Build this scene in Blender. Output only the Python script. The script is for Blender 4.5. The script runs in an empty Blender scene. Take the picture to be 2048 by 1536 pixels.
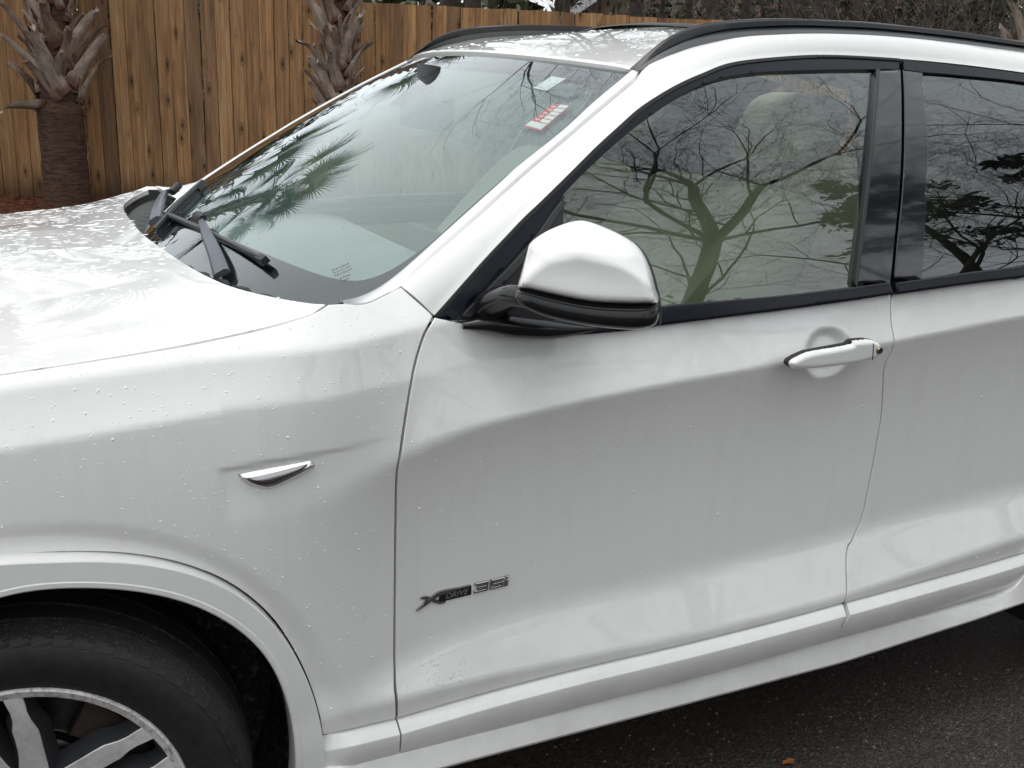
import bpy, math, random
import numpy as np
from mathutils import Vector, Matrix
from mathutils.geometry import delaunay_2d_cdt

# ------------------------------------------------------------------ camera, world, sun, exposure
SC = bpy.context.scene
COL = SC.collection
CAM_POS = np.array([-0.0478, -2.5384, 1.5517])
YAW, PITCH, ROLL, FPX = 0.487058, 0.290473, -0.031658, 2177.67     # focal length in pixels of a 2048 px wide frame
def cam_axes():
    f = np.array([math.sin(YAW)*math.cos(PITCH), math.cos(YAW)*math.cos(PITCH), -math.sin(PITCH)])
    r = np.array([math.cos(YAW), -math.sin(YAW), 0.0]); d = -np.cross(r, f)
    c, s = math.cos(ROLL), math.sin(ROLL)
    return np.array([c*r+s*d, -s*r+c*d, f])                          # right, down, forward
AX = cam_axes()
cd = bpy.data.cameras.new('camera'); cam = bpy.data.objects.new('camera', cd); COL.objects.link(cam); SC.camera = cam
cd.sensor_fit = 'HORIZONTAL'; cd.sensor_width = 36.0; cd.lens = FPX/2048*36.0; cd.clip_start = .05; cd.clip_end = 400
mw = Matrix.Identity(4)
for i in range(3):
    mw[i][0], mw[i][1], mw[i][2], mw[i][3] = AX[0][i], -AX[1][i], -AX[2][i], CAM_POS[i]
cam.matrix_world = mw

SUN_EL, SUN_ROT = math.radians(73), math.radians(-67)
W = bpy.data.worlds.new('World'); SC.world = W; W.use_nodes = True
wn, wl = W.node_tree.nodes, W.node_tree.links
for n in list(wn): wn.remove(n)
w_out = wn.new('ShaderNodeOutputWorld'); w_bg = wn.new('ShaderNodeBackground')
w_sky = wn.new('ShaderNodeTexSky'); w_sky.sky_type = 'NISHITA'; w_sky.sun_disc = False
w_sky.sun_elevation = SUN_EL; w_sky.sun_rotation = SUN_ROT; w_sky.air_density = 1.0; w_sky.dust_density = 4.0; w_sky.ozone_density = 1.0
w_hsv = wn.new('ShaderNodeHueSaturation'); w_hsv.inputs['Saturation'].default_value = 0.22
# the overcast: cloud layer of soft grey-white all over the dome, only faintly uneven
w_tc = wn.new('ShaderNodeTexCoord'); w_no = wn.new('ShaderNodeTexNoise'); w_no.inputs['Scale'].default_value = 2.2; w_no.inputs['Detail'].default_value = 4
w_cr = wn.new('ShaderNodeValToRGB')
w_cr.color_ramp.elements[0].position = .3; w_cr.color_ramp.elements[0].color = (7.6, 7.9, 8.2, 1)
w_cr.color_ramp.elements[1].position = .75; w_cr.color_ramp.elements[1].color = (10.6, 10.9, 11.1, 1)
w_mx = wn.new('ShaderNodeMix'); w_mx.data_type = 'RGBA'; w_mx.inputs[0].default_value = .78
wl.new(w_tc.outputs['Generated'], w_no.inputs['Vector']); wl.new(w_no.outputs['Fac'], w_cr.inputs['Fac'])
wl.new(w_sky.outputs['Color'], w_hsv.inputs['Color']); wl.new(w_hsv.outputs['Color'], w_mx.inputs[6]); wl.new(w_cr.outputs['Color'], w_mx.inputs[7])
w_sx = wn.new('ShaderNodeSeparateXYZ'); wl.new(w_tc.outputs['Generated'], w_sx.inputs[0])
w_mr = wn.new('ShaderNodeMapRange'); wl.new(w_sx.outputs['Z'], w_mr.inputs[0]); w_mr.inputs[1].default_value = 0; w_mr.inputs[2].default_value = 1; w_mr.inputs[3].default_value = .96; w_mr.inputs[4].default_value = 1.18
w_m2 = wn.new('ShaderNodeMix'); w_m2.data_type = 'RGBA'; w_m2.blend_type = 'MULTIPLY'; w_m2.inputs[0].default_value = 1.0
wl.new(w_mx.outputs[2], w_m2.inputs[6]); wl.new(w_mr.outputs[0], w_m2.inputs[7]); wl.new(w_m2.outputs[2], w_bg.inputs['Color']); w_bg.inputs['Strength'].default_value = 0.10
wl.new(w_bg.outputs['Background'], w_out.inputs['Surface'])

sd = bpy.data.lights.new('sun', 'SUN'); sun = bpy.data.objects.new('sun', sd); COL.objects.link(sun)
sd.energy = 0.85; sd.angle = math.radians(35); sd.color = (1.0, .97, .93)
SUN_DIR = Vector((-.28, .12, 1.0)).normalized()
sun.rotation_euler = SUN_DIR.to_track_quat('Z', 'Y').to_euler()

SC.view_settings.view_transform = 'Standard'; SC.view_settings.look = 'None'
SC.view_settings.exposure = 0.45; SC.view_settings.gamma = 1.0; SC.view_settings.use_curve_mapping = False
SC.render.engine = 'CYCLES'
SC.cycles.max_bounces = 10; SC.cycles.transparent_max_bounces = 24; SC.cycles.glossy_bounces = 6
SC.cycles.use_denoising = True; SC.cycles.caustics_reflective = False; SC.cycles.caustics_refractive = False

# ------------------------------------------------------------------ materials
MATS = {}
class NT:
    def __init__(s, name):
        m = bpy.data.materials.new(name); m.use_nodes = True; s.m = m; s.t = m.node_tree; s.n = s.t.nodes; s.l = s.t.links
        s.b = s.n['Principled BSDF']; s.out = s.n['Material Output']; MATS[name] = m
    def new(s, ty, **kw):
        n = s.n.new(ty)
        for k, v in kw.items():
            if k in n.inputs: n.inputs[k].default_value = v
            else: setattr(n, k, v)
        return n
    def link(s, a, b): s.l.new(a, b)
    def noise(s, scale, detail=4, rough=.6, vec=None, stretch=None):
        n = s.new('ShaderNodeTexNoise', Scale=scale, Detail=detail, Roughness=rough)
        src = vec or s.new('ShaderNodeTexCoord').outputs['Object']
        if stretch:
            mp = s.new('ShaderNodeMapping'); mp.inputs['Scale'].default_value = stretch; s.link(src, mp.inputs['Vector']); src = mp.outputs['Vector']
        s.link(src, n.inputs['Vector']); return n.outputs['Fac']
    def ramp(s, fac, stops):
        r = s.new('ShaderNodeValToRGB'); e = r.color_ramp.elements
        while len(e) < len(stops): e.new(.5)
        for el, (p, c) in zip(e, stops):
            el.position = p; el.color = (*c, 1) if len(c) == 3 else c
        s.link(fac, r.inputs['Fac']); return r.outputs['Color']
    def math(s, op, a, b=None):
        n = s.new('ShaderNodeMath', operation=op)
        for i, v in ((0, a), (1, b)):
            if v is None: continue
            if isinstance(v, (int, float)): n.inputs[i].default_value = v
            else: s.link(v, n.inputs[i])
        return n.outputs[0]
    def mix(s, fac, a, b, mode='MIX'):
        n = s.new('ShaderNodeMix', data_type='RGBA', blend_type=mode)
        for i, v in ((0, fac), (6, a), (7, b)):
            if isinstance(v, (int, float)): n.inputs[i].default_value = v
            elif isinstance(v, tuple): n.inputs[i].default_value = (*v, 1)
            else: s.link(v, n.inputs[i])
        return n.outputs[2]
    def bump(s, h, strength, dist=.01):
        n = s.new('ShaderNodeBump', Strength=strength, Distance=dist); s.link(h, n.inputs['Height']); s.link(n.outputs['Normal'], s.b.inputs['Normal'])
    def set(s, **kw):
        for k, v in kw.items():
            k = k.replace('_', ' ')
            if isinstance(v, tuple): v = (*v, 1)
            s.b.inputs[k].default_value = v
        return s
def simple(name, color, rough=.5, **kw):
    t = NT(name); t.set(Base_Color=color, Roughness=rough, **kw); return t.m

t = NT('white_paint')                                               # wet white clear-coated paint, a little road film low down
t.set(Roughness=.34, Coat_Weight=1.0, Coat_Roughness=.03, Coat_IOR=1.56)
g = t.new('ShaderNodeNewGeometry'); sx = t.new('ShaderNodeSeparateXYZ'); t.link(g.outputs['Position'], sx.inputs[0])
n1 = t.noise(9, 6, .65, g.outputs['Position']); n2 = t.noise(160, 3, .6, g.outputs['Position'])
low = t.new('ShaderNodeMapRange'); t.link(sx.outputs['Z'], low.inputs[0]); low.inputs[1].default_value = .55; low.inputs[2].default_value = .25
dirt = t.math('MULTIPLY', low.outputs[0], t.math('MULTIPLY', t.math('POWER', n1, 2.0), .75))
n3 = t.noise(1.0, 5, .6, g.outputs['Position'], (34, 34, 1.6))
base = t.mix(t.math('MULTIPLY', t.math('SUBTRACT', n1, .45), .22), (.80, .80, .785), (.66, .655, .63))
base = t.mix(t.ramp(n3, [(.50, (0,)*3), (.70, (.16,)*3)]), base, (.62, .61, .58))
t.link(t.mix(dirt, base, (.30, .28, .25)), t.b.inputs['Base Color'])
t.link(t.ramp(n1, [(.35, (.012,)*3), (.75, (.07,)*3)]), t.b.inputs['Coat Roughness'])

simple('black_gloss', (.006, .007, .011), .12, Coat_Weight=1.0, Coat_Roughness=.04)
simple('trim_black', (.008, .009, .016), .18, Specular_IOR_Level=.30)
simple('black_plastic', (.018, .018, .02), .45)
simple('mirror_black', (.008, .008, .009), .16, Specular_IOR_Level=.45)
simple('black_satin', (.03, .031, .033), .3)
simple('rail_foot', (.075, .078, .082), .4)  # black rail coloured grey here to imitate sky reflected on its lower face
simple('rail_black', (.010, .010, .011), .22, Specular_IOR_Level=.4)
simple('rubber_seal', (.012, .012, .013), .55)
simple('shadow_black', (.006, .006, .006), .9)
simple('chrome', (.80, .80, .82), .05, Metallic=1.0)
simple('smoked_chrome', (.34, .33, .33), .10, Metallic=1.0)
simple('badge_black', (.008, .008, .009), .35)
simple('badge_letter', (.55, .55, .57), .3, Metallic=1.0)
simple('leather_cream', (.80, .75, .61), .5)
simple('leather_seam', (.10, .09, .07), .6)
simple('dash_grey', (.36, .38, .375), .6)
simple('dash_dark', (.11, .115, .115), .6)
simple('rear_leather_shaded', (.20, .185, .15), .5)  # cream leather darkened in colour to stand for the dim rear cabin
simple('headliner', (.66, .64, .60), .9)
simple('sticker_white', (.95, .97, .96), .5)
simple('sticker_red', (.75, .05, .07), .5)
simple('sticker_dark', (.10, .14, .15), .4)
simple('sticker_line', (.12, .12, .13), .6)
simple('frit_print', (.012, .011, .013), .5)
simple('lock_brass', (.20, .16, .11), .35, Metallic=1.0)
simple('brake_steel', (.16, .155, .15), .35, Metallic=1.0)
simple('road_dirt', (.16, .145, .13), .8)
simple('rust_brown', (.034, .022, .017), .8)

def glass(name, tint, ior=1.52, boost=1.0):
    t = NT(name); t.n.remove(t.b)
    tr = t.new('ShaderNodeBsdfTransparent'); tr.inputs['Color'].default_value = (*tint, 1)
    gl = t.new('ShaderNodeBsdfGlossy'); gl.inputs['Roughness'].default_value = 0.0; gl.inputs['Color'].default_value = (.93, .98, 1.0, 1)
    fr = t.new('ShaderNodeFresnel', IOR=ior); mx = t.new('ShaderNodeMixShader')
    f = t.math('MINIMUM', t.math('MULTIPLY', fr.outputs[0], boost), 1.0)
    t.link(f, mx.inputs[0]); t.link(tr.outputs[0], mx.inputs[1]); t.link(gl.outputs[0], mx.inputs[2]); t.link(mx.outputs[0], t.out.inputs['Surface'])
    return t.m
# both faces of a pane reflect, hence the factor near two
glass('windscreen_glass', (.86, .96, .92), 1.55, 1.9)
glass('door_glass', (.66, .77, .66), 1.70, 1.9)
glass('sunroof_glass', (.6, .64, .62), 1.6, 1.9)
glass('privacy_glass', (.16, .19, .17), 1.6, 1.9)
t = NT('veil_film'); t.n.remove(t.b)                                # pale veil added inside the screen, imitating bright haze by colour
tr = t.new('ShaderNodeBsdfTransparent'); df_ = t.new('ShaderNodeBsdfDiffuse'); df_.inputs['Color'].default_value = (.66, .84, .80, 1); mx = t.new('ShaderNodeMixShader')
t.link(t.ramp(t.noise(2.2, 3), [(.3, (.15,)*3), (.7, (.22,)*3)]), mx.inputs[0]); t.link(tr.outputs[0], mx.inputs[1]); t.link(df_.outputs[0], mx.inputs[2]); t.link(mx.outputs[0], t.out.inputs['Surface'])
t = NT('water'); t.n.remove(t.b)                                    # clear bead: mostly see-through with a bright rim of reflected sky
tr = t.new('ShaderNodeBsdfTransparent'); gl = t.new('ShaderNodeBsdfGlossy'); gl.inputs['Roughness'].default_value = .02
tr.inputs['Color'].default_value = (.96, .96, .96, 1)
fr = t.new('ShaderNodeFresnel', IOR=1.6); mx = t.new('ShaderNodeMixShader'); t.link(t.math('MINIMUM', t.math('MULTIPLY', fr.outputs[0], 2.4), 1.0), mx.inputs[0])
t.link(tr.outputs[0], mx.inputs[1]); t.link(gl.outputs[0], mx.inputs[2]); t.link(mx.outputs[0], t.out.inputs['Surface'])

t = NT('water_on_paint'); t.set(Base_Color=(.93, .94, .94), Roughness=.06, Coat_Weight=1.0, Coat_Roughness=.0)   # a bead shows the white paint under it plus a wet glint
tr = t.new('ShaderNodeBsdfTransparent'); mx = t.new('ShaderNodeMixShader'); mx.inputs[0].default_value = .88
t.link(tr.outputs[0], mx.inputs[1]); t.link(t.b.outputs[0], mx.inputs[2]); t.link(mx.outputs[0], t.out.inputs['Surface'])
t = NT('tyre_rubber'); t.set(Roughness=.62)
nz = t.noise(60, 5, .7); t.link(t.ramp(nz, [(.35, (.006, .006, .0065)), (.7, (.016, .0155, .015))]), t.b.inputs['Base Color']); t.bump(t.noise(240, 3), .25, .002)
t = NT('wet_liner'); t.set(Roughness=.35)
nz = t.noise(55, 6, .75); t.link(t.ramp(nz, [(.45, (.006, .006, .006)), (.55, (.035, .035, .034)), (.64, (.20, .19, .175))]), t.b.inputs['Base Color']); t.bump(nz, .6, .01)
t = NT('tread_grit'); t.set(Roughness=.5)
nz = t.noise(330, 4, .8); t.link(t.ramp(nz, [(.50, (.006, .006, .007)), (.60, (.03, .03, .03)), (.70, (.26, .25, .24))]), t.b.inputs['Base Color']); t.bump(nz, .8, .004)
t = NT('rim_machined'); t.set(Metallic=.4, Roughness=.5)
nz = t.noise(34, 6, .75); t.link(t.ramp(nz, [(.35, (.60, .59, .575)), (.6, (.80, .79, .78))]), t.b.inputs['Base Color']); t.bump(t.noise(200, 4), .12, .002)
t = NT('rim_scuffed'); t.set(Metallic=.3, Roughness=.45)
nz = t.noise(70, 7, .8, stretch=(1, 1, 1)); t.link(t.ramp(nz, [(.38, (.38, .34, .31)), (.5, (.78, .76, .74)), (.66, (.92, .91, .9))]), t.b.inputs['Base Color']); t.bump(nz, .12, .002)
t = NT('rim_grey'); t.set(Metallic=.6, Roughness=.38, Base_Color=(.075, .076, .08))

t = NT('fence_wood'); t.set(Roughness=.72)                           # stained pine: grain, knots, each board its own tone
oi = t.new('ShaderNodeObjectInfo'); tc = t.new('ShaderNodeTexCoord')
off = t.new('ShaderNodeVectorMath', operation='ADD'); cx = t.new('ShaderNodeCombineXYZ')
r100 = t.math('MULTIPLY', oi.outputs['Random'], 91.7); t.link(r100, cx.inputs[0]); t.link(r100, cx.inputs[2])
t.link(tc.outputs['Object'], off.inputs[0]); t.link(cx.outputs[0], off.inputs[1]); V = off.outputs[0]
gr = t.noise(1.0, 8, .62, V, (26, 26, 1.3)); gr2 = t.noise(1.0, 5, .6, V, (150, 150, 3.0)); gr3 = t.noise(1.0, 3, .5, V, (7, 7, .9))
col = t.ramp(gr, [(.25, (.21, .115, .052)), (.5, (.45, .262, .128)), (.75, (.62, .415, .222))])
ob = t.ramp(oi.outputs['Random'], [(0, (.50, .47, .48)), (.12, (.72, .66, .58)), (.3, (1.0, .9, .76)), (.55, (1.05, 1.0, .92)), (.8, (.78, .70, .60)), (1, (1.2, 1.08, .9))])
col = t.mix(1.0, col, ob, 'MULTIPLY'); col = t.mix(t.math('MULTIPLY', t.math('GREATER_THAN', gr2, .56), .35), col, (.05, .022, .008))
col = t.mix(t.ramp(gr3, [(.52, (0, 0, 0)), (.72, (.55, .55, .55))]), col, (.085, .048, .022))
sv = t.new('ShaderNodeSeparateXYZ'); t.link(V, sv.inputs[0]); cv = t.new('ShaderNodeCombineXYZ'); t.link(t.math('MULTIPLY', sv.outputs[0], 7.2), cv.inputs[0]); t.link(t.math('MULTIPLY', sv.outputs[2], 2.7), cv.inputs[1])
vo = t.new('ShaderNodeTexVoronoi', Scale=1.0, voronoi_dimensions='2D'); t.link(cv.outputs[0], vo.inputs['Vector'])
kn = t.ramp(t.math('ADD', vo.outputs['Distance'], t.math('MULTIPLY', gr2, .03)), [(.05, (.97,)*3), (.085, (.72,)*3), (.12, (.2,)*3), (.15, (.5,)*3), (.25, (0, 0, 0))])
vc = t.new('ShaderNodeSeparateColor'); t.link(vo.outputs['Color'], vc.inputs[0])
kn = t.math('MULTIPLY', kn, t.ramp(vc.outputs[0], [(.0, (1,)*3), (.30, (1,)*3), (.34, (0,)*3), (.6, (0,)*3), (.62, (.35,)*3)]))
col = t.mix(kn, col, (.020, .010, .005))
g = t.new('ShaderNodeNewGeometry'); sz = t.new('ShaderNodeSeparateXYZ'); t.link(g.outputs['Position'], sz.inputs[0])
wet = t.new('ShaderNodeMapRange'); t.link(t.math('ADD', sz.outputs['Z'], t.math('MULTIPLY', gr3, .35)), wet.inputs[0]); wet.inputs[1].default_value = .52; wet.inputs[2].default_value = .28
col = t.mix(t.math('MULTIPLY', wet.outputs[0], .75), col, (.050, .020, .006))     # rain splash soaked into the foot of the boards
t.link(col, t.b.inputs['Base Color']); t.bump(gr2, .35, .004)

def barky(name, a, b, scale, st, strength=.8, rough=.85):
    t = NT(name); t.set(Roughness=rough); nz = t.noise(scale, 6, .7, None, st); t.link(t.ramp(nz, [(.32, a), (.68, b)]), t.b.inputs['Base Color']); t.bump(nz, strength, .02); return t.m
barky('palm_fibre', (.020, .010, .006), (.125, .064, .038), 11, (.9, .9, 3.5), 1.0)
barky('pine_bark', (.020, .013, .010), (.085, .058, .045), 9, (1, 1, .35))
barky('grey_bark', (.035, .030, .026), (.12, .105, .09), 12, (1, 1, .3))
barky('oak_bark', (.012, .010, .009), (.05, .044, .038), 12, (1, 1, .3))
barky('tan_bark', (.10, .075, .045), (.24, .19, .12), 12, (1, 1, .3))
barky('twig_brown', (.030, .022, .017), (.085, .066, .052), 10, (1, 1, 1))
barky('pale_twig', (.035, .028, .023), (.12, .10, .086), 10, (1, 1, 1))
t = NT('palm_boot'); t.set(Roughness=.8)
oi = t.new('ShaderNodeObjectInfo'); nz = t.noise(9, 6, .7, None, (3, 3, .8)); c = t.ramp(nz, [(.28, (.12, .085, .062)), (.5, (.31, .245, .195)), (.75, (.52, .435, .36))])
c = t.mix(1.0, c, t.ramp(oi.outputs['Random'], [(0, (.55, .45, .40)), (.5, (.9, .88, .86)), (1, (1.1, 1.1, 1.1))]), 'MULTIPLY')
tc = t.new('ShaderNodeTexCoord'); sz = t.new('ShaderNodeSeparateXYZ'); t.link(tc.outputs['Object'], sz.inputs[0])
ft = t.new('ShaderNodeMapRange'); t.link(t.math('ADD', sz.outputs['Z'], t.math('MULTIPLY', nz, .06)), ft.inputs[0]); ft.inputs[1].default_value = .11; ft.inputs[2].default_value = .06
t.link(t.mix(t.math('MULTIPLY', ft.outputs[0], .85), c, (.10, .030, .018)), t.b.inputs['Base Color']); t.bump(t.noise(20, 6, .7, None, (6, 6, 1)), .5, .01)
t = NT('palm_leaf'); t.set(Roughness=.45); nz = t.noise(6, 3); t.link(t.ramp(nz, [(.3, (.022, .045, .014)), (.7, (.06, .09, .025))]), t.b.inputs['Base Color'])
t = NT('pine_needles'); t.set(Roughness=.6); nz = t.noise(1.3, 3); t.link(t.ramp(nz, [(.3, (.014, .024, .010)), (.7, (.05, .065, .024))]), t.b.inputs['Base Color'])
t = NT('bush_leaves'); t.set(Roughness=.55); nz = t.noise(2.1, 3); t.link(t.ramp(nz, [(.3, (.018, .028, .010)), (.7, (.075, .085, .03))]), t.b.inputs['Base Color'])
t = NT('dead_leaves'); t.set(Roughness=.7); nz = t.noise(2.1, 3); t.link(t.ramp(nz, [(.3, (.032, .022, .014)), (.7, (.09, .060, .038))]), t.b.inputs['Base Color'])

t = NT('wet_asphalt'); t.set(Roughness=.5)
tc = t.new('ShaderNodeTexCoord'); V = tc.outputs['Object']
vo = t.new('ShaderNodeTexVoronoi', Scale=210.0, Randomness=1.0); t.link(V, vo.inputs['Vector'])
n1 = t.noise(95, 6, .8, V); n2 = t.noise(1.6, 5, .6, V); n3 = t.noise(420, 2, .5, V)
sep = t.new('ShaderNodeSeparateColor'); t.link(vo.outputs['Color'], sep.inputs[0])
c = t.ramp(sep.outputs[0], [(.0, (.014, .011, .0095)), (.5, (.055, .043, .038)), (.85, (.105, .083, .073)), (.97, (.16, .13, .115)), (1.0, (.22, .19, .17))])
c = t.mix(t.ramp(n1, [(.35, (.8,)*3), (.6, (0,)*3)]), c, (.008, .007, .006)); c = t.mix(t.ramp(n2, [(.4, (0,)*3), (.7, (.5,)*3)]), c, (.024, .017, .015))
t.link(c, t.b.inputs['Base Color']); t.link(t.ramp(n2, [(.3, (.62,)*3), (.7, (.42,)*3)]), t.b.inputs['Roughness'])
h = t.math('ADD', vo.outputs['Distance'], t.math('MULTIPLY', n1, 1.2)); t.bump(h, .9, .004)
t = NT('mulch'); t.set(Roughness=.8); nz = t.noise(30, 7, .8); t.link(t.ramp(nz, [(.3, (.045, .014, .007)), (.7, (.19, .062, .028))]), t.b.inputs['Base Color']); t.bump(nz, 1.0, .03)
t = NT('straw'); t.set(Roughness=.7); oi = t.noise(3, 2); t.link(t.ramp(oi, [(.3, (.10, .030, .012)), (.7, (.26, .095, .04))]), t.b.inputs['Base Color'])
t = NT('forest_floor'); t.set(Roughness=.9); nz = t.noise(1.4, 7, .75); t.link(t.ramp(nz, [(.3, (.028, .018, .012)), (.7, (.09, .06, .038))]), t.b.inputs['Base Color'])
simple('house_siding', (.35, .24, .17), .8); simple('house_trim', (.72, .73, .75), .6); simple('house_roof', (.10, .095, .09), .85); simple('house_window', (.03, .035, .04), .1)
simple('grit', (.13, .115, .10), .8); simple('leaf_orange', (.28, .10, .03), .6)

# ------------------------------------------------------------------ object helpers
def mesh_obj(name, V, F, mat, parent=None, smooth=True, mats=None, fm=None, sharp=None):
    me = bpy.data.meshes.new(name); me.from_pydata([tuple(v) for v in V], [], [tuple(f) for f in F]); me.update()
    if mats:
        for m in mats: me.materials.append(MATS[m])
        if fm is not None: me.polygons.foreach_set('material_index', np.asarray(fm, np.int32))
    else: me.materials.append(MATS[mat])
    if smooth: me.polygons.foreach_set('use_smooth', [True]*len(me.polygons))
    if sharp and smooth: me.set_sharp_from_angle(angle=math.radians(sharp))
    o = bpy.data.objects.new(name, me); COL.objects.link(o)
    if parent: o.parent = parent
    return o
def empty(name, loc, label, cat, group=None, rz=0):
    o = bpy.data.objects.new(name, None); COL.objects.link(o); o.location = loc; o.rotation_euler = (0, 0, rz); o.empty_display_size = .1
    o['label'] = label; o['category'] = cat
    if group: o['group'] = group
    return o
class MB:                                                            # collects shapes for ONE mesh
    def __init__(s): s.v = []; s.f = []; s.m = []; s.cur = 0
    def add(s, V, F):
        k = len(s.v); s.v += [tuple(map(float, v)) for v in V]; s.f += [tuple(i+k for i in f) for f in F]; s.m += [s.cur]*len(F); return s
    def box(s, lo, hi):
        x0, y0, z0 = lo; x1, y1, z1 = hi
        return s.add([(x0,y0,z0),(x1,y0,z0),(x1,y1,z0),(x0,y1,z0),(x0,y0,z1),(x1,y0,z1),(x1,y1,z1),(x0,y1,z1)],
                     [(0,3,2,1),(4,5,6,7),(0,1,5,4),(1,2,6,5),(2,3,7,6),(3,0,4,7)])
    def tube(s, pts, rad, n=8, caps=True, squash=None):
        pts = [np.asarray(p, float) for p in pts]; V = []; F = []
        rad = list(rad) if hasattr(rad, '__len__') else [rad]*len(pts)
        up = None
        for i, p in enumerate(pts):
            d = pts[min(i+1, len(pts)-1)]-pts[max(i-1, 0)]; d = d/(np.linalg.norm(d)+1e-12)
            if up is None: up = np.array([0, 0, 1.0]) if abs(d[2]) < .9 else np.array([1.0, 0, 0])
            a = up-d*np.dot(up, d); a /= np.linalg.norm(a)+1e-12; up = a; b = np.cross(d, a)
            for k in range(n):
                th = 2*math.pi*k/n; V.append(p+rad[i]*(a*math.cos(th)*(squash or 1)+b*math.sin(th)))
        for i in range(len(pts)-1):
            for k in range(n):
                F.append((i*n+k, i*n+(k+1) % n, (i+1)*n+(k+1) % n, (i+1)*n+k))
        if caps: F.append(tuple(range(n-1, -1, -1))); F.append(tuple((len(pts)-1)*n+k for k in range(n)))
        return s.add(V, F)
    def lathe(s, prof, c, n=48, a0=0, a1=2*math.pi, rot=0.0):
        """profile (r, y) turned about the y axis through c; rot steers about z"""
        full = abs(a1-a0-2*math.pi) < 1e-6; m = n if full else n+1; V = []; F = []
        for i in range(m):
            th = a0+(a1-a0)*i/n
            for r, y in prof: V.append((r*math.cos(th), y, r*math.sin(th)))
        k = len(prof)
        for i in range(n):
            j = (i+1) % m
            for q in range(k-1): F.append((i*k+q, i*k+q+1, j*k+q+1, j*k+q))
        V = np.array(V); cr, sr = math.cos(rot), math.sin(rot)
        V = np.stack([V[:, 0]*cr-V[:, 1]*sr+c[0], V[:, 0]*sr+V[:, 1]*cr+c[1], V[:, 2]+c[2]], 1)
        return s.add(V, F)
    def grid(s, G, wrap=False):
        G = np.asarray(G); a, b = G.shape[:2]; F = []
        for i in range(a-1):
            for j in range(b if wrap else b-1):
                F.append((i*b+j, i*b+(j+1) % b, (i+1)*b+(j+1) % b, (i+1)*b+j))
        return s.add(G.reshape(-1, 3), F)
    def build(s, name, mat, parent=None, smooth=True, sharp=40, mats=None):
        return mesh_obj(name, s.v, s.f, mat, parent, smooth, mats, s.m if mats else None, sharp)
def sst(a, b, v):
    t = np.clip((np.asarray(v, float)-a)/(b-a), 0, 1); return t*t*(3-2*t)
def cr(pts, step=None, n=None):
    """Catmull-Rom through points, resampled evenly"""
    P = np.asarray(pts, float)
    if len(P) > 2:
        Q = np.vstack([2*P[0]-P[1], P, 2*P[-1]-P[-2]]); out = []
        for i in range(1, len(Q)-2):
            p0, p1, p2, p3 = Q[i-1:i+3]
            for t in np.linspace(0, 1, 12, endpoint=False):
                out.append(.5*((2*p1)+(-p0+p2)*t+(2*p0-5*p1+4*p2-p3)*t*t+(-p0+3*p1-3*p2+p3)*t**3))
        out.append(P[-1]); P = np.array(out)
    L = np.concatenate([[0], np.cumsum(np.linalg.norm(np.diff(P, axis=0), axis=1))])
    if n is None: n = max(2, int(round(L[-1]/step))+1)
    s = np.linspace(0, L[-1], n); return np.stack([np.interp(s, L, P[:, k]) for k in range(P.shape[1])], 1)
def ray(px, py):
    d = (px-1024)/FPX*AX[0]+(py-768)/FPX*AX[1]+AX[2]; return d/np.linalg.norm(d)
def on_y(px, py, y):
    d = ray(px, py); return CAM_POS+d*((y-CAM_POS[1])/d[1])
def on_z(px, py, z):
    d = ray(px, py); return CAM_POS+d*((z-CAM_POS[2])/d[2])
def at_range(px, py, r): return CAM_POS+ray(px, py)*r
def project(P):
    q = (np.asarray(P)-CAM_POS)@AX.T; return np.stack([1024+FPX*q[..., 0]/q[..., 2], 768+FPX*q[..., 1]/q[..., 2]], -1)
class Surf:
    """a parametric surface f(u, v) -> xyz, with normals and a solver that finds where a line of sight meets it"""
    def __init__(s, f, dom, outward): s.f = f; s.dom = dom; s.out = np.array(outward, float); s.g = None
    def P(s, uv): uv = np.asarray(uv, float); return s.f(uv[..., 0], uv[..., 1])
    def N(s, uv, h=.003):
        uv = np.asarray(uv, float); a = s.P(uv+[h, 0])-s.P(uv-[h, 0]); b = s.P(uv+[0, h])-s.P(uv-[0, h])
        n = np.cross(a, b); n /= np.linalg.norm(n, axis=-1, keepdims=True)+1e-15
        return n*np.sign((n@s.out))[..., None]
    def find(s, px):
        px = np.asarray(px, float)
        if s.g is None:
            u = np.linspace(s.dom[0], s.dom[1], 60); v = np.linspace(s.dom[2], s.dom[3], 60)
            s.g = np.stack(np.meshgrid(u, v, indexing='ij'), -1).reshape(-1, 2); s.gp = project(s.P(s.g))
        res = []
        for p in px:
            uv = s.g[np.argmin(((s.gp-p)**2).sum(1))].copy()
            for _ in range(14):
                h = 1e-4; q = project(s.P(uv)); e = p-q
                if np.abs(e).max() < 1e-3: break
                J = np.stack([(project(s.P(uv+[h, 0]))-q)/h, (project(s.P(uv+[0, h]))-q)/h], 1)
                try: d = np.linalg.solve(J, e)
                except np.linalg.LinAlgError: break
                l = np.abs(d).max()
                if l > .15: d *= .15/l
                uv = uv+d
            res.append(uv)
        return np.array(res)
def area2(L): x, y = L[:, 0], L[:, 1]; return .5*np.sum(x*np.roll(y, -1)-np.roll(x, -1)*y)
def offset_loop(L, d):
    """move a counter-clockwise closed loop inwards by d"""
    a = L-np.roll(L, 1, 0); b = np.roll(L, -1, 0)-L
    na = np.stack([-a[:, 1], a[:, 0]], 1)/(np.linalg.norm(a, axis=1, keepdims=True)+1e-12); nb = np.stack([-b[:, 1], b[:, 0]], 1)/(np.linalg.norm(b, axis=1, keepdims=True)+1e-12)
    m = na+nb; m /= np.linalg.norm(m, axis=1, keepdims=True)+1e-9; k = 1/np.clip((m*na).sum(1), .5, 1); return L+m*(d*k)[:, None]
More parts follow.
